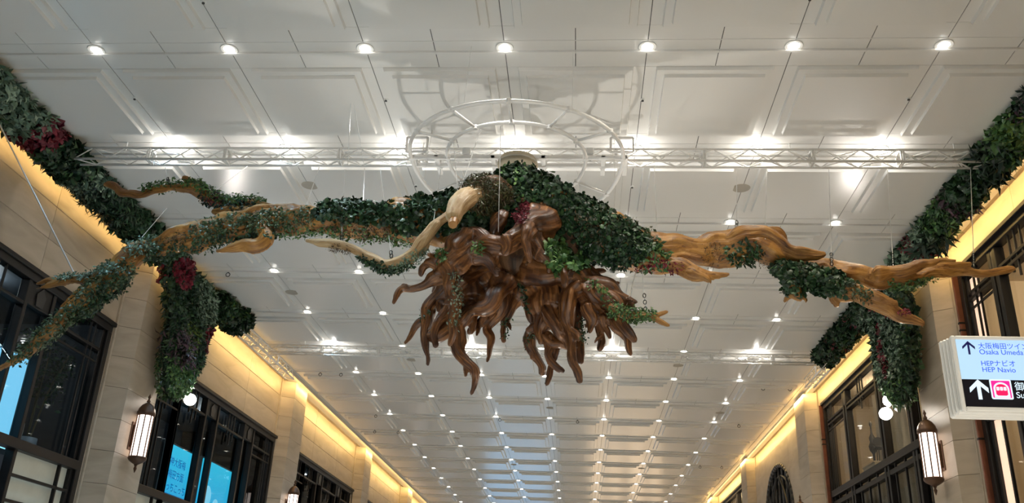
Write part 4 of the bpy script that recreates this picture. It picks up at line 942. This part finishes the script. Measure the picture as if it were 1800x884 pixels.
def tube_mb(mb, C, R, seed, sides=14, rough=1.0):
    T, A, B = frames(C); rs = np.random.default_rng(seed); ph = rs.uniform(0, 6.28, 8); n = len(C)
    s = np.concatenate([[0], np.cumsum(np.linalg.norm(np.diff(C, axis=0), axis=1))])
    wob = 1+rough*(.10*np.sin(s*3.1+ph[0])+.09*np.sin(s*7.3+ph[1])+.07*np.sin(s*17+ph[5])*np.sin(s*5+ph[6]))
    th = np.linspace(0, 2*PI, sides, endpoint=False)
    base = len(mb.v)
    def ring(c, a, b, r, si):
        rr_ = r*(1+rough*(.13*np.sin(2*th+ph[2]+si*1.1)+.09*np.sin(3*th+ph[3]-si*1.7)+.06*np.sin(5*th+ph[4]+si*2.3)))
        return c+np.outer(rr_*np.cos(th), a)+np.outer(rr_*np.sin(th), b)
    rows = [ring(C[0]-T[0]*R[0]*.45, A[0], B[0], R[0]*.6, s[0])]+[ring(C[i], A[i], B[i], R[i]*wob[i], s[i]) for i in range(n)]+[ring(C[-1]+T[-1]*R[-1]*.55, A[-1], B[-1], R[-1]*.62, s[-1]), ring(C[-1]+T[-1]*R[-1]*.85, A[-1], B[-1], R[-1]*.22, s[-1])]
    for r_ in rows: mb.v += [tuple(p) for p in r_]
    k = len(rows)
    for i in range(k-1):
        for j in range(sides): mb.f.append((base+i*sides+j, base+i*sides+(j+1) % sides, base+(i+1)*sides+(j+1) % sides, base+(i+1)*sides+j))
    mb.f += [tuple(base+j for j in range(sides-1, -1, -1)), tuple(base+(k-1)*sides+j for j in range(sides))]
ALLV = {}
def kink(C, R, seed, amt):
    rs = np.random.default_rng(seed); n = len(C); T, A, B = frames(C); s = np.concatenate([[0], np.cumsum(np.linalg.norm(np.diff(C, axis=0), axis=1))])
    f = np.clip(np.minimum(s, s[-1]-s)/(2*R+.05), 0, 1); ph = rs.uniform(0, 6.28, 4); w = rs.uniform(3.5, 6, 2)
    return C+(A*(np.sin(s*w[0]+ph[0])+.5*np.sin(s*w[0]*2.7+ph[1]))[:, None]+B*(np.sin(s*w[1]+ph[2])+.5*np.sin(s*w[1]*2.3+ph[3]))[:, None])*(f*np.minimum(R*.30, .035)*amt)[:, None]
def spurs(L_, rs, n=2):
    out = []
    for l in L_:
        if len(l) < 4: continue
        for _ in range(n):
            k = rs.integers(1, len(l)-1); a, b = l[k], l[k+1]; t = rs.random(); x = a[0]*(1-t)+b[0]*t; y = a[1]*(1-t)+b[1]*t; r = min(a[2], b[2])
            if r < 5: continue
            dx, dy = b[0]-a[0], b[1]-a[1]; h = math.hypot(dx, dy)+1e-6; sg_ = rs.choice([-1, 1]); ux, uy = dx/h*.7-dy/h*sg_, dy/h*.7+dx/h*sg_; q = r*rs.uniform(1.3, 2.3)
            Y = a[3] if len(a) > 3 else (l[0][3] if len(l[0]) > 3 else 12.2)
            out.append([(x, y, r*.75, Y), (x+ux*q*.6, y+uy*q*.6, r*.6), (x+ux*q+dx/h*3, y+uy*q+3, r*.4, Y-rs.uniform(-.1, .25))])
    return out
def wood(name, limbs, m, parent, voxel=.03, Yd=12.1, seed=1, rough=1.0, smooth_it=3, disp=1.0, label=None, remesh=True):
    mb = MB(); cs = []
    for i, l in enumerate(limbs):
        C, R = curve(l, Yd); C = kink(C, R, seed*13+i, rough); tube_mb(mb, C, R, seed*31+i, 16 if R.max() > .12 else 12, rough); T, A, B = frames(C)
        s = np.concatenate([[0], np.cumsum(np.linalg.norm(np.diff(C, axis=0), axis=1))]); cs.append((C, R, A, B, s+i*3.7+seed))
    me = mesh(name, mb, None)
    if remesh:
        o = bpy.data.objects.new('tmp', me); COL.objects.link(o)
        r = o.modifiers.new('r', 'REMESH'); r.mode = 'VOXEL'; r.voxel_size = voxel; r.use_smooth_shade = True
        sm = o.modifiers.new('s', 'SMOOTH'); sm.iterations = smooth_it; sm.factor = .5
        bpy.context.view_layer.update(); e = o.evaluated_get(bpy.context.evaluated_depsgraph_get()); me2 = bpy.data.meshes.new_from_object(e)
        bpy.data.objects.remove(o); bpy.data.meshes.remove(me); me = me2; me.name = name
    nv = len(me.vertices); V = np.empty(nv*3, np.float32); me.vertices.foreach_get('co', V); V = V.reshape(-1, 3).astype(float)
    Nn = np.empty(nv*3, np.float32); me.vertices.foreach_get('normal', Nn); Nn = Nn.reshape(-1, 3).astype(float)
    C = np.vstack([c[0] for c in cs]); R = np.concatenate([c[1] for c in cs]); A = np.vstack([c[2] for c in cs]); B = np.vstack([c[3] for c in cs]); S = np.concatenate([c[4] for c in cs])
    G = np.zeros((nv, 3)); rad = np.zeros(nv)
    for i in range(0, nv, 4000):
        q = V[i:i+4000]; d2 = ((q[:, None, :]-C[None])**2).sum(2)/(R[None]**2+.0004); k = d2.argmin(1)
        v = q-C[k]; x = (v*A[k]).sum(1); y = (v*B[k]).sum(1); h = np.sqrt(x*x+y*y)+1e-6
        G[i:i+4000] = np.stack([S[k], x/h*.5+R[k]*0, y/h*.5], 1); rad[i:i+4000] = R[k]
    th = np.arctan2(G[:, 2], G[:, 1]); s_ = G[:, 0]
    dsp = (np.sin(7*th+2.1*s_+2*np.sin(1.3*s_))*.30+np.sin(11*th-3.3*s_+seed)*.22+np.sin(4*th+5.1*s_+1.7)*.3+np.sin(9.7*s_+3*th)*.18)
    V = V+Nn*(dsp*np.minimum(rad*.10, .016)*disp)[:, None]
    me.vertices.foreach_set('co', (V-np.array(wloc(parent))).astype(np.float32).ravel())
    a = me.attributes.new('grain', 'FLOAT_VECTOR', 'POINT'); a.data.foreach_set('vector', G.astype(np.float32).ravel())
    me.materials.clear(); me.materials.append(m); me.polygons.foreach_set('use_smooth', [True]*len(me.polygons)); me.update()
    o = link(name, me, parent)
    if label: o['label'] = label
    px, py = pix(V); ALLV.setdefault(parent.name, []).append((V, Nn, px, py)); return o, (V, Nn, px, py)
def brush(circles, data, name, size, pal, parent, n, shape='leaf', lift=.03, top=None, aspect=.55, jitter=.7, bottom=None, **k):
    """leaves over those surface points of the wood that lie inside the strokes (circles in photo pixels)"""
    V, Nn, px, py = data; ok = np.zeros(len(V), bool)
    for (cx, cy_, r_) in circles: ok |= (px-cx)**2+(py-cy_)**2 < r_*r_
    if top is not None: ok &= Nn[:, 2] > top
    if bottom is not None: ok &= Nn[:, 2] < bottom
    idx = np.nonzero(ok)[0]
    if len(idx) == 0: print('EMPTY', name, circles[:2]); return None
    pk = idx[rng.integers(0, len(idx), n)]
    P = V[pk]+Nn[pk]*rng.uniform(0, lift, (n, 1))+rng.normal(0, .018, (n, 3))
    return leaves(name, P, Nn[pk], size, pal, parent, shape, aspect, jitter, **k)
def stroke(pts, step=6):
    out = []
    for a, b in zip(pts, pts[1:]):
        n = max(1, int(math.dist(a[:2], b[:2])/step))
        for i in range(n): t = i/n; out.append(tuple(a[j]*(1-t)+b[j]*t for j in range(3)))
    out.append(pts[-1]); return out

tree = empty('driftwood_sculpture', tuple(at(905, 400, 12.2)), 'huge hanging driftwood root and branches dressed with ivy and moss', 'driftwood')
# left limb
o, dL = wood('left_branch', [
    [(880, 392, 40, 12.2), (800, 390, 42), (745, 392, 40), (690, 393, 36), (640, 388, 30), (590, 384, 27), (550, 388, 25), (500, 386, 27), (460, 392, 24), (410, 402, 20), (350, 412, 21, 11.8), (310, 420, 19), (270, 437, 17), (240, 448, 19), (222, 466, 19), (200, 486, 19), (175, 506, 17), (150, 530, 16), (120, 556, 14), (90, 580, 13), (60, 604, 11), (30, 630, 8), (0, 648, 6), (-40, 664, 4, 11.3)],
    [(235, 452, 15, 11.7), (205, 474, 13), (175, 486, 11), (150, 488, 11), (115, 495, 8), (88, 495, 6), (66, 499, 3)], [(115, 495, 7, 11.65), (90, 500, 5), (72, 505, 2.5), (60, 508, 1.5)],
    [(175, 500, 13, 11.7), (150, 518, 11), (130, 528, 9), (115, 538, 7), (107, 545, 4)], [(215, 480, 12, 11.5), (200, 500, 11), (192, 512, 5)],
    [(330, 408, 12, 11.8), (360, 400, 11), (400, 388, 12), (440, 376, 13), (475, 370, 12), (505, 366, 11), (530, 373, 9), (550, 384, 6)],
    [(740, 378, 18, 12.2), (735, 358, 13), (738, 347, 11), (740, 342, 8)], [(590, 372, 12), (605, 358, 9), (617, 357, 5)],
    [(470, 385, 13, 11.8), (455, 400, 16, 11.6), (462, 415, 14), (450, 430, 12), (430, 434, 11), (408, 438, 9), (392, 442, 6), (381, 441, 3)], [(440, 385, 8, 11.7), (448, 400, 6), (440, 408, 7), (424, 411, 6), (416, 413, 4)],
    [(400, 400, 8, 11.7), (425, 376, 5), (436, 368, 4)],
    [(860, 420, 22, 12.3), (800, 415, 18), (760, 412, 14), (720, 418, 10), (690, 415, 6)]], M['wood_o'], tree, .028, 12.0, 3, disp=1.6)
# upper left branch behind
o, dU = wood('upper_left_branch', [
    [(500, 384, 12, 12.1), (470, 368, 12, 12.4), (430, 362, 13), (400, 358, 12), (372, 352, 11), (350, 338, 11), (325, 328, 9), (295, 330, 8), (268, 337, 8), (243, 342, 8), (220, 338, 7), (205, 330, 6), (192, 325, 5), (184, 324, 3, 13.0)],
    [(352, 340, 8, 12.8), (340, 325, 7), (332, 316, 6), (322, 312, 4)], [(440, 372, 9, 12.3), (415, 372, 8), (390, 374, 8), (376, 372, 5)]], M['wood_o'], tree, .024, 12.4, 5, disp=1.3)
# right limb
o, dR = wood('right_branch', [
    [(930, 372, 45, 12.2), (965, 375, 45), (1000, 392, 43), (1040, 405, 40), (1080, 422, 35), (1120, 440, 30), (1160, 440, 25), (1200, 438, 25), (1240, 436, 26), (1280, 434, 28), (1320, 432, 29), (1355, 440, 27), (1385, 455, 23), (1410, 465, 20), (1440, 475, 19), (1480, 483, 20), (1520, 487, 19), (1560, 486, 17), (1600, 487, 14), (1650, 481, 10), (1700, 478, 8), (1740, 478, 6), (1770, 474, 6), (1782, 472, 4, 12.6)],
    [(1290, 420, 16, 12.2), (1315, 411, 14), (1338, 409, 12), (1362, 426, 12), (1385, 440, 11), (1410, 448, 11), (1432, 448, 9), (1448, 447, 4)], [(1345, 408, 10, 12.4), (1368, 413, 9), (1378, 428, 6)],
    [(1090, 440, 26, 12.1), (1125, 455, 20), (1160, 466, 17), (1195, 473, 14), (1225, 480, 11), (1250, 483, 7), (1270, 482, 5), (1281, 482, 3)], [(1215, 478, 10, 12.0), (1236, 486, 8), (1248, 494, 4)],
    [(1540, 482, 13, 12.3), (1575, 474, 10), (1605, 470, 9), (1635, 464, 8), (1655, 458, 5), (1680, 459, 2.5)], [(1600, 478, 9, 12.5), (1640, 472, 8), (1680, 466, 6), (1705, 464, 5)],
    [(1395, 478, 16, 12.1), (1430, 490, 17), (1475, 502, 17), (1510, 518, 15), (1545, 540, 13), (1575, 552, 11), (1605, 562, 9), (1622, 569, 5)], [(1510, 508, 10, 12.0), (1540, 524, 9), (1562, 530, 7), (1576, 533, 4)],
    [(1375, 470, 12, 12.1), (1383, 490, 11), (1394, 505, 12), (1400, 518, 11), (1406, 524, 6)], [(1396, 516, 7), (1384, 524, 6), (1380, 529, 3)], [(1404, 516, 7), (1416, 524, 5), (1417, 530, 3)],
    [(1420, 495, 9, 12.2), (1445, 508, 7), (1458, 516, 6), (1466, 528, 6), (1472, 538, 4)]], M['wood_o'], tree, .028, 12.2, 8, disp=1.6)
# crown above the roots
o, dC = wood('trunk', [
    [(905, 470, 40, 12.4), (905, 430, 50), (912, 385, 54), (914, 352, 50), (914, 338, 46)], [(945, 385, 40, 12.4), (944, 350, 38), (938, 335, 32)], [(890, 380, 36, 12.3), (885, 345, 30), (888, 328, 24)],
    [(960, 470, 36, 12.4), (965, 420, 48), (965, 385, 44), (955, 350, 30)], [(860, 400, 34, 12.4), (870, 372, 30), (880, 350, 26)],
    [(1000, 450, 30, 12.3), (985, 420, 34), (975, 400, 34)]], M['wood_d'], tree, .035, 12.3, 11)
# mossy stub limb pointing at the viewer
o, dS = wood('mossy_stump', [[(880, 360, 30, 12.0), (855, 345, 28, 11.7), (832, 338, 22, 11.5), (818, 335, 14, 11.4)], [(845, 350, 26, 11.7), (825, 352, 18, 11.4)]], M['wood_d'], tree, .026, 11.8, 13)
roots = [
 # (Y default, limbs)
 (11.9, [[(965, 385, 26, 12.0), (940, 398, 22, 11.6), (905, 410, 17, 11.4), (885, 425, 16), (850, 432, 16), (818, 455, 18), (795, 470, 18)], [(860, 430, 15, 11.4), (835, 410, 14), (820, 408, 14), (800, 425, 15), (793, 450, 16), (775, 463, 14)],
         [(830, 445, 15, 11.4), (850, 458, 10), (865, 468, 8), (874, 482, 5)], [(885, 420, 13, 11.3), (890, 437, 9), (888, 444, 8)], [(800, 455, 14, 11.4), (775, 460, 13), (757, 459, 9), (750, 461, 6)], [(770, 466, 9, 11.5), (753, 466, 8), (743, 473, 7), (740, 483, 4)],
         [(785, 470, 18, 11.4), (795, 490, 17), (800, 515, 14), (800, 545, 10), (794, 575, 8), (791, 598, 6), (790, 606, 4)], [(785, 480, 14, 11.5), (765, 492, 12), (748, 502, 9), (725, 508, 8), (705, 508, 7), (696, 518, 6), (692, 532, 4)]]),
 (12.2, [[(850, 470, 26, 12.3), (815, 490, 20), (785, 510, 14, 12.0), (762, 520, 11), (750, 540, 10), (750, 560, 10), (746, 585, 9), (752, 608, 8), (755, 625, 6), (752, 640, 4)], [(760, 545, 9, 12.1), (757, 562, 8, 12.3), (738, 572, 8), (722, 590, 6), (713, 602, 4)]]),
 (12.0, [[(810, 490, 16, 11.9), (795, 520, 11), (782, 545, 10), (768, 565, 9), (764, 585, 7), (766, 608, 4)], [(788, 530, 8), (770, 528, 7), (772, 545, 6)]]),
 (12.3, [[(885, 495, 26, 12.2), (865, 530, 16, 12.0), (840, 545, 14), (815, 560, 13), (790, 577, 12), (770, 588, 10), (752, 590, 6)], [(795, 560, 12, 12.0), (802, 582, 12), (808, 612, 11), (820, 635, 10), (834, 652, 8), (835, 672, 6), (829, 691, 4)]]),
 (12.5, [[(870, 450, 40, 12.4), (862, 490, 30), (872, 520, 18), (874, 545, 12), (866, 562, 10), (856, 578, 8), (864, 594, 7), (863, 612, 6), (857, 634, 4)], [(865, 550, 9, 12.3), (845, 562, 8), (832, 575, 6), (824, 585, 4)], [(853, 555, 6, 12.2), (846, 565, 5), (847, 573, 3)]]),
 (12.3, [[(820, 480, 30, 12.3), (825, 510, 26), (830, 535, 16), (815, 560, 10)], [(780, 500, 20, 12.3), (800, 530, 16), (800, 560, 10)]]),
 (12.2, [[(920, 470, 30, 12.5), (960, 480, 30, 12.2), (1000, 480, 22), (1030, 478, 17), (1050, 490, 11), (1054, 503, 8), (1047, 516, 4)], [(955, 440, 26, 12.2), (975, 462, 20), (985, 480, 14)], [(985, 462, 11, 12.0), (993, 480, 8, 11.8), (993, 502, 5)]]),
 (12.2, [[(905, 470, 34, 12.6), (915, 500, 26), (905, 520, 14), (893, 540, 10), (888, 562, 8), (886, 580, 6), (885, 600, 4)], [(905, 500, 16, 12.6), (925, 530, 13), (933, 555, 9), (935, 565, 5)], [(900, 505, 16, 12.7), (935, 520, 18), (955, 535, 20)]]),
 (12.3, [[(955, 500, 28, 12.4), (962, 530, 26), (955, 560, 18), (952, 585, 11), (952, 600, 6)], [(965, 545, 18, 12.3), (985, 572, 13), (997, 590, 11), (1000, 610, 8)], [(1015, 505, 18, 12.1), (1000, 520, 15), (1001, 550, 12), (1004, 580, 10), (1003, 612, 9), (1005, 635, 8), (1012, 652, 7), (1019, 671, 4)]]),
 (12.3, [[(1005, 540, 12, 12.4), (1016, 562, 8), (1019, 590, 7), (1021, 620, 7), (1021, 637, 4)], [(960, 590, 12, 12.4), (972, 603, 12), (990, 606, 10), (1010, 609, 8), (1014, 600, 6)]]),
 (12.6, [[(955, 560, 12, 12.7), (938, 585, 10), (935, 605, 10), (945, 625, 8), (953, 645, 6), (952, 658, 4)], [(965, 590, 9, 12.4), (960, 618, 8), (970, 636, 8), (982, 648, 7), (989, 652, 4)], [(980, 610, 7, 12.5), (975, 630, 6), (966, 655, 5), (961, 676, 3)]]),
 (12.1, [[(1010, 490, 24, 12.2), (1028, 520, 18), (1040, 545, 14), (1055, 553, 11), (1070, 556, 8)], [(1030, 540, 13, 12.1), (1040, 558, 10), (1038, 575, 6), (1037, 583, 4)], [(1045, 550, 11, 12.2), (1054, 578, 8), (1058, 600, 7), (1054, 614, 5)], [(1058, 558, 8, 12.1), (1066, 574, 6), (1072, 593, 4)]]),
 (12.0, [[(1020, 490, 22, 12.2), (1050, 515, 18), (1068, 545, 14), (1080, 572, 10), (1094, 588, 9), (1102, 606, 7), (1108, 622, 4)], [(1050, 510, 15, 12.0), (1072, 535, 13), (1090, 563, 10), (1104, 582, 8), (1115, 598, 5)]]),
 (12.0, [[(1045, 495, 16, 12.1), (1068, 505, 14), (1088, 516, 11), (1105, 524, 7), (1117, 530, 4)], [(1070, 512, 11, 12.1), (1090, 528, 9), (1103, 535, 8), (1113, 541, 5)], [(1075, 515, 8, 12.3), (1082, 500, 6), (1086, 497, 4)]]),
 (11.5, [[(930, 400, 12, 11.5), (925, 408, 10, 11.2), (920, 422, 9), (926, 436, 8), (930, 450, 7), (931, 458, 5)], [(922, 400, 9, 11.3), (934, 400, 8), (938, 415, 7), (950, 440, 9, 11.5), (960, 455, 9), (965, 475, 6)]]),
 (12.1, [[(945, 370, 14, 12.0), (955, 395, 16, 11.7), (948, 420, 14), (955, 450, 14)], [(868, 405, 16, 12.0), (880, 385, 12, 11.6), (885, 375, 8)]]),
]
dRoots = []
for i, (Yd, L_) in enumerate(roots):
    o, d = wood('root', L_+spurs(L_, np.random.default_rng(500+i), 1), M['wood_b'], tree, .019, Yd, 40+i, rough=1.25, smooth_it=2, disp=1.3); dRoots.append(d)
dAll = tuple(np.concatenate([d[k] for d in dRoots]) for k in range(4))
# small dark heart that joins the roots inside
wood('root_heart', [[(830, 470, 34, 12.7), (880, 480, 38), (930, 480, 40), (990, 490, 34), (1030, 500, 22)], [(870, 440, 34, 12.6), (940, 440, 36), (1000, 450, 26)]], M['wood_b'], tree, .04, 12.6, 77, label='dark shaded inner root mass')

# --- greenery on the sculpture
F = stroke
B_ = lambda c, d, nm, s, p, n, **k: brush(c, d, nm, s, p, tree, n, **k)
B_(F([(905, 335, 66), (935, 345, 60), (915, 360, 60), (960, 370, 48)]), dC, 'ivy_foliage', .085, 'ivy', 6500, shape='ivy', aspect=.9, lift=.10)
B_(F([(915, 330, 50), (960, 370, 40)]), dC, 'bright_foliage', .075, 'ivylight', 500, shape='ivy', aspect=.9, lift=.13)
B_(F([(965, 350, 30), (1000, 385, 45), (1040, 405, 42), (1085, 425, 38), (1120, 435, 25)]), dR, 'ivy_foliage', .075, 'ivy', 5600, shape='ivy', aspect=.9, lift=.06)
B_(F([(1000, 400, 45), (1050, 420, 40), (1100, 440, 30)]), dR, 'dark_foliage', .07, 'dark', 2200, lift=.04)
B_(F([(1060, 385, 18), (1100, 405, 20), (1140, 425, 18)]), dR, 'silver_foliage', .06, 'arm', 900, lift=.05)
B_(F([(1020, 395, 20), (1060, 415, 18)]), dR, 'brown_moss', .05, 'brownmoss', 1800, shape='blade', aspect=.3, lift=.05)
B_([(1150, 440, 20), (1160, 455, 18), (1138, 455, 20)], dR, 'fern_foliage', .085, 'ivylight', 520, shape='leaf', aspect=.45, lift=.05)
B_(F([(1125, 465, 10), (1160, 466, 10), (1195, 470, 8)]), dR, 'red_foliage', .05, 'red', 700, lift=.04)
B_([(1310, 445, 18), (1290, 448, 14), (1330, 440, 12)], dR, 'fern_foliage', .08, 'ivy', 420, lift=.05)
B_([(1250, 445, 22), (1330, 455, 22)], dR, 'brown_moss', .035, 'brownmoss', 700, shape='blade', aspect=.3, lift=.02)
B_(F([(1370, 468, 13), (1410, 485, 20), (1450, 492, 18), (1480, 500, 14), (1395, 505, 12)]), dR, 'ivy_foliage', .07, 'ivy', 2600, shape='ivy', aspect=.9, lift=.06)
B_(F([(1460, 500, 10), (1500, 505, 10), (1520, 520, 10)]), dR, 'silver_foliage', .06, 'arm', 420, lift=.04)
B_(F([(1570, 500, 7), (1610, 498, 7), (1640, 490, 6)]), dR, 'bright_foliage', .06, 'ivylight', 420, lift=.04)
B_(F([(1530, 535, 7), (1560, 546, 6), (1590, 552, 5)]), dR, 'red_foliage', .045, 'red', 420, top=-.2, lift=.05)
B_(F([(1490, 512, 12), (1530, 520, 10)]), dR, 'brown_moss', .04, 'moss', 420, shape='blade', aspect=.3, lift=.03)
# left limb
B_(F([(870, 380, 30), (800, 375, 34), (760, 375, 34), (715, 385, 26)]), dL, 'ivy_foliage', .085, 'ivy', 3200, shape='ivy', aspect=.9, lift=.07)
B_(F([(690, 378, 16), (650, 372, 20), (610, 372, 18), (570, 374, 12)]), dL, 'ivy_foliage', .075, 'ivy', 1800, shape='ivy', aspect=.9, lift=.06)
B_(F([(710, 420, 20), (660, 425, 14), (630, 405, 12), (590, 405, 10), (545, 405, 9), (500, 405, 8)]), dL, 'bright_foliage', .06, 'ivylight', 900, bottom=.2, lift=.07)
B_(F([(640, 400, 18), (680, 400, 20), (600, 390, 14)]), dL, 'brown_moss', .05, 'brownmoss', 1300, shape='blade', aspect=.3, lift=.04)
B_(F([(540, 378, 14), (510, 385, 14), (470, 385, 12), (440, 390, 12)]), dL, 'silver_foliage', .055, 'arm', 1500, lift=.05)
B_(F([(400, 395, 14), (360, 405, 16), (345, 412, 14), (420, 385, 10)]), dL, 'leafy_cover', .055, 'arm', 1000, lift=.05)
B_(F([(480, 408, 10), (400, 415, 10), (350, 430, 10), (300, 440, 12), (260, 455, 10)]), dL, 'ivy_foliage', .06, 'ivy', 1500, bottom=.1, lift=.07)
B_(F([(250, 435, 12), (270, 430, 12), (230, 440, 10)]), dL, 'silver_foliage', .07, 'silver', 420, lift=.05)
B_(F([(290, 425, 12), (320, 420, 12), (235, 445, 10)]), dL, 'brown_moss', .035, 'moss', 1200, shape='blade', aspect=.3, lift=.03)
B_(F([(220, 470, 16), (190, 490, 18), (160, 520, 17), (130, 550, 16), (95, 578, 15), (70, 598, 12), (45, 618, 9), (25, 632, 6)]), dL, 'leafy_cover', .055, 'arm', 2900, lift=.06)
B_(F([(210, 495, 16), (170, 530, 14), (130, 560, 12)]), dL, 'ivy_foliage', .06, 'ivy', 1500, lift=.07)
B_(F([(200, 470, 8), (160, 480, 7), (125, 488, 6), (105, 491, 5)]), dL, 'silver_foliage', .055, 'silver', 800, top=.1, lift=.04)
B_(F([(455, 355, 9), (420, 350, 10), (380, 345, 10), (350, 330, 9), (310, 325, 7), (270, 330, 6), (255, 333, 5)]), dU, 'ivy_foliage', .06, 'ivylight', 1500, top=-.1, lift=.07)
B_(F([(440, 365, 12), (400, 362, 10), (360, 345, 9)]), dU, 'dark_foliage', .06, 'dark', 900, lift=.05)
B_(F([(385, 352, 8), (370, 348, 7)]), dU, 'red_foliage', .05, 'red', 220, lift=.05)
B_(F([(845, 332, 26), (870, 350, 30), (830, 340, 20)]), dS, 'shaggy_moss', .075, 'moss', 5200, shape='blade', aspect=.22, lift=.05)
# among the roots
B_([(922, 368, 9), (918, 382, 10), (924, 356, 7)], tuple(np.concatenate([dR[k], dC[k], dAll[k]]) for k in range(4)), 'red_foliage', .055, 'red', 650, lift=.09)
B_(F([(975, 440, 18), (980, 460, 16), (1000, 450, 16), (1020, 465, 12)]), tuple(np.concatenate([dAll[k], dC[k]]) for k in range(4)), 'ivy_foliage', .085, 'ivylight', 900, shape='ivy', aspect=.9, lift=.09)
B_(F([(797, 480, 5), (803, 510, 7), (800, 545, 7), (795, 572, 6)]), dAll, 'silver_foliage', .045, 'silver', 1000, lift=.03)
B_([(778, 448, 9), (770, 450, 6), (838, 437, 9), (845, 442, 6)], dAll, 'ivy_foliage', .055, 'ivylight', 420, lift=.05)
B_(F([(932, 590, 6), (930, 605, 6)])+F([(890, 560, 5), (886, 590, 5)])+F([(915, 500, 5), (930, 540, 6)])+F([(1020, 560, 4), (1024, 600, 4)])+[(745, 560, 5), (752, 545, 4)], dAll, 'ivy_foliage', .045, 'ivy', 700, lift=.04)
B_(F([(1040, 500, 8), (1060, 515, 8), (1075, 535, 9), (1090, 550, 8)]), dAll, 'ivy_foliage', .055, 'ivylight', 600, lift=.04)

# pale branch in front, a piece of its own on wires
pb = empty('pale_branch', tuple(at(700, 440, 11.3)), 'pale bleached driftwood branch hanging bent in front of the left limb', 'driftwood')
o, dP = wood('bent_branch', [[(815, 352, 11, 11.25), (800, 366, 10), (778, 385, 9), (760, 403, 11), (742, 425, 12), (722, 445, 11), (703, 461, 11), (680, 467, 10), (658, 458, 9), (635, 444, 9), (610, 432, 9), (588, 426, 9), (565, 427, 8), (548, 424, 5), (539, 423, 3)], [(768, 392, 8, 11.2), (757, 408, 6), (749, 420, 5), (746, 426, 4)], [(748, 430, 10, 11.35), (735, 446, 8), (725, 460, 5), (721, 465, 3)]], M['wood_p'], pb, .02, 11.3, 90, rough=.6)
o, dQ = wood('sawn_log', [[(842, 338, 19, 11.55), (822, 346, 19, 11.3), (808, 360, 17, 11.1), (800, 374, 15, 11.0), (797, 384, 14, 10.95)]], M['wood_p'], pb, .02, 11.2, 91, rough=.35)
part('cut_face', MB().tube(at(797, 388, 10.93), at(796, 395, 10.86), .075, 14, .06), M['wood_o'], pb)
brush(F([(720, 470, 8), (690, 478, 8), (660, 468, 7), (635, 455, 6)]), dP, 'ivy_foliage', .05, 'ivy', pb, 900, bottom=.3, lift=.04)
brush(F([(745, 445, 8), (690, 472, 8)]), dP, 'silver_foliage', .045, 'silver', pb, 500, lift=.03)
brush(F([(585, 434, 5), (610, 440, 5)]), dP, 'brown_moss', .035, 'brownmoss', pb, 260, shape='blade', aspect=.3, bottom=.0)
# small mossy twig at the right
tw = empty('mossy_twig_branch', tuple(at(1110, 552, 11.9)), 'small mossy forked branch at the right of the roots on one wire', 'driftwood')
o, dT = wood('twig', [[(1072, 540, 8, 11.9), (1090, 550, 8), (1110, 554, 7), (1140, 553, 6), (1160, 551, 5), (1172, 548, 3)], [(1145, 556, 5, 11.9), (1160, 564, 5), (1175, 572, 3)]], M['wood_o'], tw, .016, 11.9, 95, rough=.8)
brush(F([(1080, 545, 8), (1110, 552, 9), (1145, 553, 8)]), dT, 'leafy_cover', .05, 'ivylight', tw, 700, lift=.05)
brush(F([(1080, 545, 8), (1110, 556, 8)]), dT, 'brown_moss', .035, 'moss', tw, 400, shape='blade', aspect=.3)

# ------------------------------------------------------------------ wires that carry the wood
def wire(parent, a, b, r=.0055, chain=False):
    part('suspension_wire', MB().tube(tuple(a), tuple(b), r, 5), M['steel'], parent)
    if chain:
        a, b = np.array(a), np.array(b); d = (a-b)/np.linalg.norm(a-b); m = MB()
        for k in range(5):
            c = b+d*(.03+.055*k); ang = (k % 2)*PI/2
            m.torus((0, 0, 0), .022, .006, 10, 5, fn=lambda p, c=c, ang=ang: (c[0]+p[0]*math.cos(ang), c[1]+p[0]*math.sin(ang), c[2]+p[1]*1.35))
        part('chain', m, M['steel'], parent)
T1Y = 13.42
wires = [((at(561, 294, T1Y)), at(536, 368, 11.9)), (at(641, 295, T1Y), at(638, 358, 12.0)), (at(1457, 297, T1Y), at(1462, 466, 12.2), 1), (at(1295, 297, T1Y), at(1295, 405, 12.2), 1), (at(1348, 297, T1Y), at(1345, 420, 12.1), 1),
    (at(1560, 297, T1Y), at(1570, 468, 12.3), 1), (at(1706, 298, T1Y), at(1712, 468, 12.5), 1), (at(290, 292, T1Y), at(296, 322, 12.8), 1), (at(293, 366, T1Y), at(238, 430, 11.7)), (at(640, 292, T1Y), at(618, 157, 11.92)), (at(611, 292, T1Y), at(618, 157, 11.92)),
    (at(435, 292, T1Y), at(380, 334, 12.6)), (at(880, 222, 11.3), at(876, 408, 11.45)), (at(1095, 560, 12.0), at(1120, 470, 12.1)), (at(1150, 290, T1Y), at(1155, 418, 12.3)), (at(1015, 300, T1Y), at(1020, 372, 12.4))]
for w_ in wires: wire(tree, w_[0], w_[1], chain=len(w_) > 2)
a = onX(-60, 100, -9.95); wire(tree, a, at(130, 480, 11.65), .011)
wire(tree, at(-30, 560, 11.2), at(18, 632, 11.35), .006, True)
for a, b in ((at(845, 228, 11.6), at(800, 360, 11.2)), (at(797, 250, 12.0), at(806, 352, 11.25)), (at(606, 297, T1Y), at(600, 424, 11.3)), (at(668, 297, T1Y), at(689, 458, 11.3)), (at(812, 300, T1Y), at(822, 343, 11.5)), (at(775, 297, 13.0), at(760, 404, 11.25))): wire(pb, a, b, chain=True)
wire(tw, at(1128, 470, 12.05), at(1135, 546, 11.9), .005, True)
